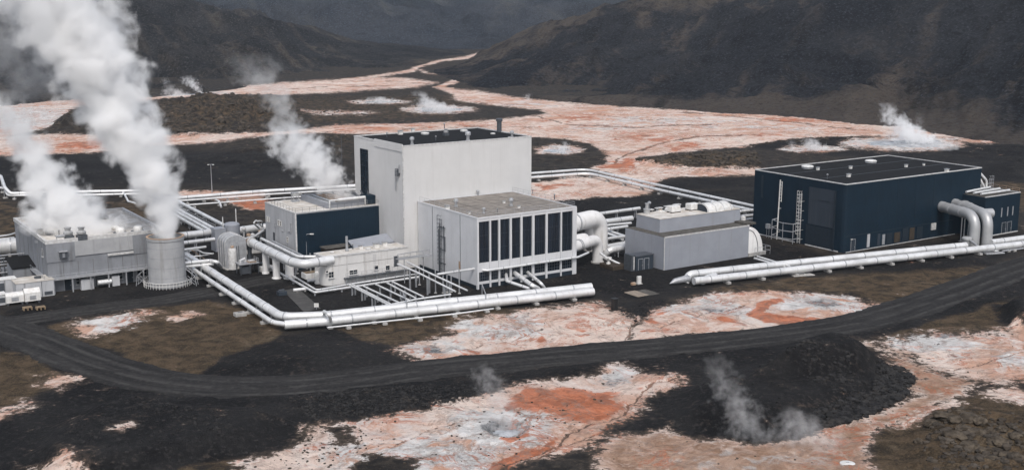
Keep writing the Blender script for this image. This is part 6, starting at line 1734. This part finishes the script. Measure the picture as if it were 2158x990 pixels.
rock_field('lava_rubble', 'rough brown lava rubble in the mid and far lava fields', [
   (ROUGH[0][0], 1900, .5, 2.0), (ROUGH[3][0], 900, .3, 1.5), (ROUGH[1][0], 120, .5, 2.0),
   ([(560,290),(740,284),(740,300),(560,310)], 300, .3, 1.2), ([(1570,309),(1700,294),(1830,290),(1700,300)], 200, .3, 1.0),
   (ROUGH[6][0], 1000, .10, .7), ([(1950,895),(2060,885),(2150,930),(2150,1000),(2040,985),(1960,950)], 130, .3, .9), ([(600,205),(900,198),(960,215),(700,260)], 500, .2, .8)], M['rock_brown'], 5, 'rubble')
rock_field('crust_stones', 'small dark stones strewn over the pale mineral crust', [
   (DEP[6][0], 500, .04, .26), (DEP[7][0], 120, .04, .22), (DEP[4][0], 60, .04, .2), (DEP[8][0], 90, .04, .24), ([(640,890),(760,890),(800,960),(560,985)], 190, .04, .28)], M['rock_brown'], 9, 'stones')
# boulders of the outcrop, big enough to pick out
bme = []
for k in range(6):
    bm = bmesh.new(); bmesh.ops.create_icosphere(bm, subdivisions=3, radius=1)
    rr = random.Random(40 + k); of = [rr.uniform(0, 50) for _ in range(3)]
    co = np.array([v_.co[:] for v_ in bm.verts])
    d = fbm(co[:, 0] * 1.5 + of[0] + co[:, 2], co[:, 1] * 1.5 + of[1] - co[:, 2] * .7, 4, 90 + k, .55, True)
    for v_, q in zip(bm.verts, d): v_.co *= .55 + .75 * q; v_.co.z *= .7
    me = bpy.data.meshes.new('boulder'); bm.to_mesh(me); bm.free(); me.materials.append(M['rock_pale']); bme.append(me)
_b = [(1965,905,1.3),(1990,902,1.7),(2012,912,1.5),(2040,908,1.9),(2062,915,1.4),(2030,930,1.6),(2055,938,1.8),(2085,932,1.5),(2010,945,1.5),(2040,958,1.6),(2070,962,1.3),(2100,955,1.7),(2120,972,1.4),(2085,985,1.5),(1995,930,1.0),(2110,925,1.1),(2135,950,1.2),(2060,895,1.1),(2020,892,1.0),(2140,985,1.5),(1935,935,.9),(1950,945,.8)]
spots = [(x, y, s * .72) for x, y, s in _b]
for k, (x, y, s) in enumerate(spots):
    p = W(x, y); z = float(gz_at(np.array([p.x]), np.array([p.y]))[0])
    o = link('boulder', bme[k % 6], None, (p.x, p.y, z + s * .15), random.uniform(0, 6)); o.scale = (s * random.uniform(.9, 1.4), s, s * random.uniform(.7, 1.0))
    tag(o, 'rough pale lava boulder in the mossy outcrop at the lower right', 'boulder', 'outcrop boulders')
o = thing('white_disc', 'white round lid lying on the pale ground at the lower edge', 'lid', W(1786, 977))
MB().lathe([(1.0, -.1), (1.0, .12), (.8, .2), (.2, .22)], 24).build('plate', M['white_metal'], o, True); MB().box(-.2, .2, -.05, .05, .22, .32).build('handle', M['steel'], o)

# ------------------------------------------------------------------ milky hot pools
m, n, l, b = mat_base('milky_hot_water')
tc = n.new('ShaderNodeTexCoord'); f = nnoise(n, l, tc.outputs['Object'], .25, 6, .7, .5)
l.new(nmix(n, l, nramp(n, l, f, .35, .65), (.20, .21, .22), (.52, .53, .54)), b.inputs['Base Color']); b.inputs['Roughness'].default_value = .25
M['milky'] = m
for x, y, rx, ry in ((1180,318.5,30,4.5),(800,215,34,1.9),(925,231,44,4),(1915,303,78,7.5),(390,198,70,3),(1068,903,26,7)):
    P0 = W(x, y); z = .06 if y < 800 else -.62
    pts = []
    for k in range(40):
        a = 2 * math.pi * k / 40; w = 1 + .16 * math.sin(3 * a + x) + .10 * math.sin(7 * a + y) + .06 * math.sin(13 * a)
        q = W(x + rx * w * math.cos(a), y - ry * w * math.sin(a)) - P0; pts.append((q.x, q.y))
    tag(MB().prism(pts, z - .4, z).build('water_pool', M['milky'], None, False, P0), kind='structure')

# ------------------------------------------------------------------ steam
def float_curve(n, l, src, ts, vals):
    lo, hi = min(vals), max(vals); sp = max(hi - lo, 1e-6)
    fc = n.new('ShaderNodeFloatCurve'); c = fc.mapping.curves[0]
    pts = [(t, (v_ - lo) / sp) for t, v_ in zip(ts, vals)]
    c.points[0].location = pts[0]; c.points[1].location = pts[-1]
    for p in pts[1:-1]: c.points.new(*p)
    for p in c.points: p.handle_type = 'AUTO_CLAMPED'
    fc.mapping.update()
    l.new(src, fc.inputs['Value'])
    return nmath(n, l, 'MULTIPLY_ADD', fc.outputs[0], sp, lo)
def steam(label, path, dens, amp=.55, soft_=.35, scale=1.0, base=None, name='steam_plume', aniso=0.0, lump=1.0):
    """path: (px, py, radius px, relative density) upward from the source, standing in one upright plane at the source's distance"""
    B = base or W(path[0][0], path[0][1])
    nrm = Vector((0, 1, 0))
    P, Rr = [], []
    for x, y, r, d in path:
        q = on_plane(x, y, B, nrm); P.append(q); Rr.append(r * (q - Vector((0, 0, CAMH))).length / F)
    O = P[0].copy()
    L = [q - O for q in P]
    z0, z1 = L[0].z, L[-1].z
    ts = [(q.z - z0) / (z1 - z0) for q in L]
    # hull
    hull = 1.0 + amp * .75
    m = MB(); n_ = 24; pts = []; K = 26
    for k in range(K + 1):
        s = k / K
        x = np.interp(s, ts, [q.x for q in L]); r = float(np.interp(s, ts, Rr)) * hull
        if k == 0: r *= .85
        for j in range(n_):
            a = 2 * math.pi * j / n_
            rr = r * (1 + .05 * math.sin(3 * a + s * 17) + .04 * math.sin(5 * a - s * 29))
            pts.append((x + rr * math.cos(a), rr * math.sin(a), z0 + (z1 - z0) * s))
    fs = [(k * n_ + j, k * n_ + (j + 1) % n_, (k + 1) * n_ + (j + 1) % n_, (k + 1) * n_ + j) for k in range(K) for j in range(n_)]
    fs += [tuple(range(n_ - 1, -1, -1)), tuple(range(K * n_, K * n_ + n_))]
    m.add(pts, fs)
    mat = bpy.data.materials.new('steam'); mat.use_nodes = True
    n, l = mat.node_tree.nodes, mat.node_tree.links
    n.remove(n['Principled BSDF'])
    out = n['Material Output']
    tc = n.new('ShaderNodeTexCoord'); ob = tc.outputs['Object']
    sp = n.new('ShaderNodeSeparateXYZ'); l.new(ob, sp.inputs[0])
    t = nmath(n, l, 'DIVIDE', nmath(n, l, 'SUBTRACT', sp.outputs[2], z0), z1 - z0, clamp=True)
    xc = float_curve(n, l, t, ts, [q.x for q in L]); rc = float_curve(n, l, t, ts, Rr); dc = float_curve(n, l, t, ts, [p[3] for p in path])
    dx = nmath(n, l, 'DIVIDE', nmath(n, l, 'SUBTRACT', sp.outputs[0], xc), rc); dy = nmath(n, l, 'DIVIDE', sp.outputs[1], rc)
    dist = nmath(n, l, 'SQRT', nmath(n, l, 'ADD', nmath(n, l, 'MULTIPLY', dx, dx), nmath(n, l, 'MULTIPLY', dy, dy)))
    rm = sum(Rr) / len(Rr)
    f1 = nnoise(n, l, ob, .85 * lump / rm * scale, 7, .62, .35)
    vo = n.new('ShaderNodeTexVoronoi'); vo.inputs['Scale'].default_value = 1.5 * lump / rm * scale
    wv = n.new('ShaderNodeVectorMath'); wv.operation = 'MULTIPLY_ADD'; nz = n.new('ShaderNodeTexNoise'); nz.inputs['Scale'].default_value = 2.2 / rm * scale; nz.inputs['Detail'].default_value = 3
    l.new(ob, nz.inputs['Vector']); l.new(nz.outputs[1], wv.inputs[0]); wv.inputs[1].default_value = (rm * .35,) * 3; l.new(ob, wv.inputs[2]); l.new(wv.outputs[0], vo.inputs['Vector'])
    puff = nmath(n, l, 'MULTIPLY', nmath(n, l, 'SUBTRACT', .42, vo.outputs['Distance']), 0.8 * amp)
    s = nmath(n, l, 'ADD', nmath(n, l, 'SUBTRACT', 1.05, dist), nmath(n, l, 'ADD', puff, nmath(n, l, 'MULTIPLY', nmath(n, l, 'SUBTRACT', f1, .5), 6.0 * amp)))
    d = nmath(n, l, 'MULTIPLY', nramp(n, l, s, 0.02, soft_), nmath(n, l, 'MULTIPLY', dc, dens))
    hullfade = nmath(n, l, 'SUBTRACT', 1.0, nramp(n, l, dist, hull * .85, hull * .97))
    d = nmath(n, l, 'MULTIPLY', d, hullfade)
    vs_ = n.new('ShaderNodeVolumePrincipled')
    vs_.inputs['Color'].default_value = (1, 1, 1, 1); vs_.inputs['Anisotropy'].default_value = aniso
    l.new(d, vs_.inputs['Density']); l.new(vs_.outputs[0], out.inputs['Volume'])
    try: mat.cycles.volume_step_rate = .35
    except Exception: pass
    o = m.build(name, mat, None, True, O)
    tag(o, label, 'steam')
    return o
ytop = on_plane(350, 497, ST, Vector((0, 1, 0)))
steam('huge dense white steam column pouring from the round stack', [(x, y, r * (1 if y > 470 else 1.1), d) for x, y, r, d in [(350,500,30,1),(347,465,37,1),(338,420,44,1),(322,370,50,1),(300,325,60,.95),(272,285,68,.9),(240,235,74,.9),(212,185,82,.85),(182,120,92,.75),(150,60,100,.7),(122,0,108,.6),(90,-60,116,.5),(40,-140,124,.4)]], 1.0, .54, .9, 1.6, ST)
steam('thick white steam drifting off the roof of the concrete building', [(165,498,70,.8),(152,470,80,1),(138,435,74,1),(112,395,60,.9),(85,350,50,.8),(52,300,46,.6),(22,245,46,.4),(-5,190,46,.0)], .7, .66, .9, 1.7, GB.O + U * 11 + V * 9)
steam('faint grey steam veil high at the left picture edge', [(60,215,60,.0),(45,180,80,.6),(30,120,90,.8),(20,50,95,.8),(0,-40,110,.6)], .045, .8, .9, 1.8, GB.O + U * 14 + V * 25)
steam('white steam leaning left off the roof cooler of the navy and white block', [(730,428,22,.8),(712,408,34,1),(690,380,46,1),(662,345,54,.85),(628,305,56,.65),(605,270,40,.45),(590,230,34,.30),(570,190,44,.16),(545,155,52,.10),(525,110,46,.0)], .45, .78, .75, 1.5, AUX.O + U * 13.5 + V * 8)
small = [
 ('low white steam along the far white pool at the foot of the left hill', [(372,204,26,.6),(368,196,22,.8),(360,186,14,.4),(352,174,10,.0)], 0.120),
 ('faint steam wisp beside the stream bend behind the tall block', [(1112,212,10,.7),(1112,205,8,.7),(1114,196,6,.0)], 0.150),
 ('thin steam strand left of the small puff behind the navy hall', [(1672,318,7,.8),(1670,308,8,.7),(1666,294,8,.0)], 0.160),
 ('second thin steam strand right of the bright burst behind the navy hall', [(1948,296,12,.7),(1942,280,10,.6),(1936,262,9,.4),(1938,232,8,.0)], 0.100),
 ('thin steam rising from the far white pool left of the lava ridge', [(420,200,10,.6),(418,192,9,1),(408,180,12,.8),(398,170,12,.5),(392,158,9,.0)], 0.240),
 ('faint steam wisp far left of the pool steam', [(358,190,6,.6),(352,178,8,.5),(345,162,9,.0)], 0.120),
 ('white steam over the nearer pool behind the tall block', [(925,238,36,.5),(922,228,40,.8),(905,216,24,1),(893,205,14,.6),(882,190,10,.0)], 0.200),
 ('low thin steam over the farther pool behind the tall block', [(800,219,30,.5),(798,212,26,.8),(790,203,14,.0)], 0.140),
 ('small white steam puff on the pool right of the tall block', [(1185,325,20,.6),(1186,316,14,1),(1190,308,9,.8),(1192,297,6,.0)], 0.320),
 ('bright steam burst over the big pool behind the navy hall', [(1930,302,40,.6),(1925,290,42,1),(1908,272,32,1),(1890,252,20,.7),(1876,235,15,.5),(1868,216,12,.0)], 0.280),
 ('small steam puff left of the big pool behind the navy hall', [(1716,318,20,.8),(1716,308,22,1),(1710,298,17,.6),(1704,290,12,.0)], 0.240),
 ('low steam at the right end of the big pool', [(1990,318,26,.6),(1985,308,24,.8),(1970,296,16,.0)], 0.140),
 ('grey translucent steam wisp over the black mound, taller one', [(1580,925,34,.4),(1575,895,32,.9),(1560,860,30,.9),(1538,825,28,.7),(1518,790,26,.5),(1512,760,22,.3),(1530,735,18,.0)], 0.170),
 ('grey translucent steam puff over the pink track, lower one', [(1705,940,52,.3),(1700,915,48,.9),(1685,890,36,.9),(1672,868,22,.7),(1665,850,14,.0)], 0.150),
 ('pale steam rising from the grey mud pot', [(1068,910,30,.6),(1062,885,26,.7),(1052,855,28,.5),(1040,825,26,.45),(1025,795,24,.5),(1022,775,14,.3),(1028,755,9,.0)], 0.260),
]
for lab, path, dn in small:
    far = path[0][1] < 400
    steam(lab, [(x, y, r * ((.8 + .6 * i / len(path)) if far else 1.35), d) for i, (x, y, r, d) in enumerate(path)], dn * (1.5 if far else .75), .95, 1.0, 1.8, None)

# ------------------------------------------------------------------ air
hz = bpy.data.materials.new('thin_haze'); hz.use_nodes = True
n, l = hz.node_tree.nodes, hz.node_tree.links
n.remove(n['Principled BSDF'])
pv = n.new('ShaderNodeVolumePrincipled')
pv.inputs['Color'].default_value = (.82, .91, 1.0, 1); pv.inputs['Density'].default_value = .00004; pv.inputs['Anisotropy'].default_value = 0.0
l.new(pv.outputs[0], n['Material Output'].inputs['Volume'])
hz.cycles.homogeneous_volume = True
tops = max(max((o.matrix_world @ Vector(c)).z for c in o.bound_box) for o in sc.objects if o.type == 'MESH')
tag(MB().box(-7500, 7500, -1500, 7500, -30, tops + 20).build('haze', hz), kind='stuff')
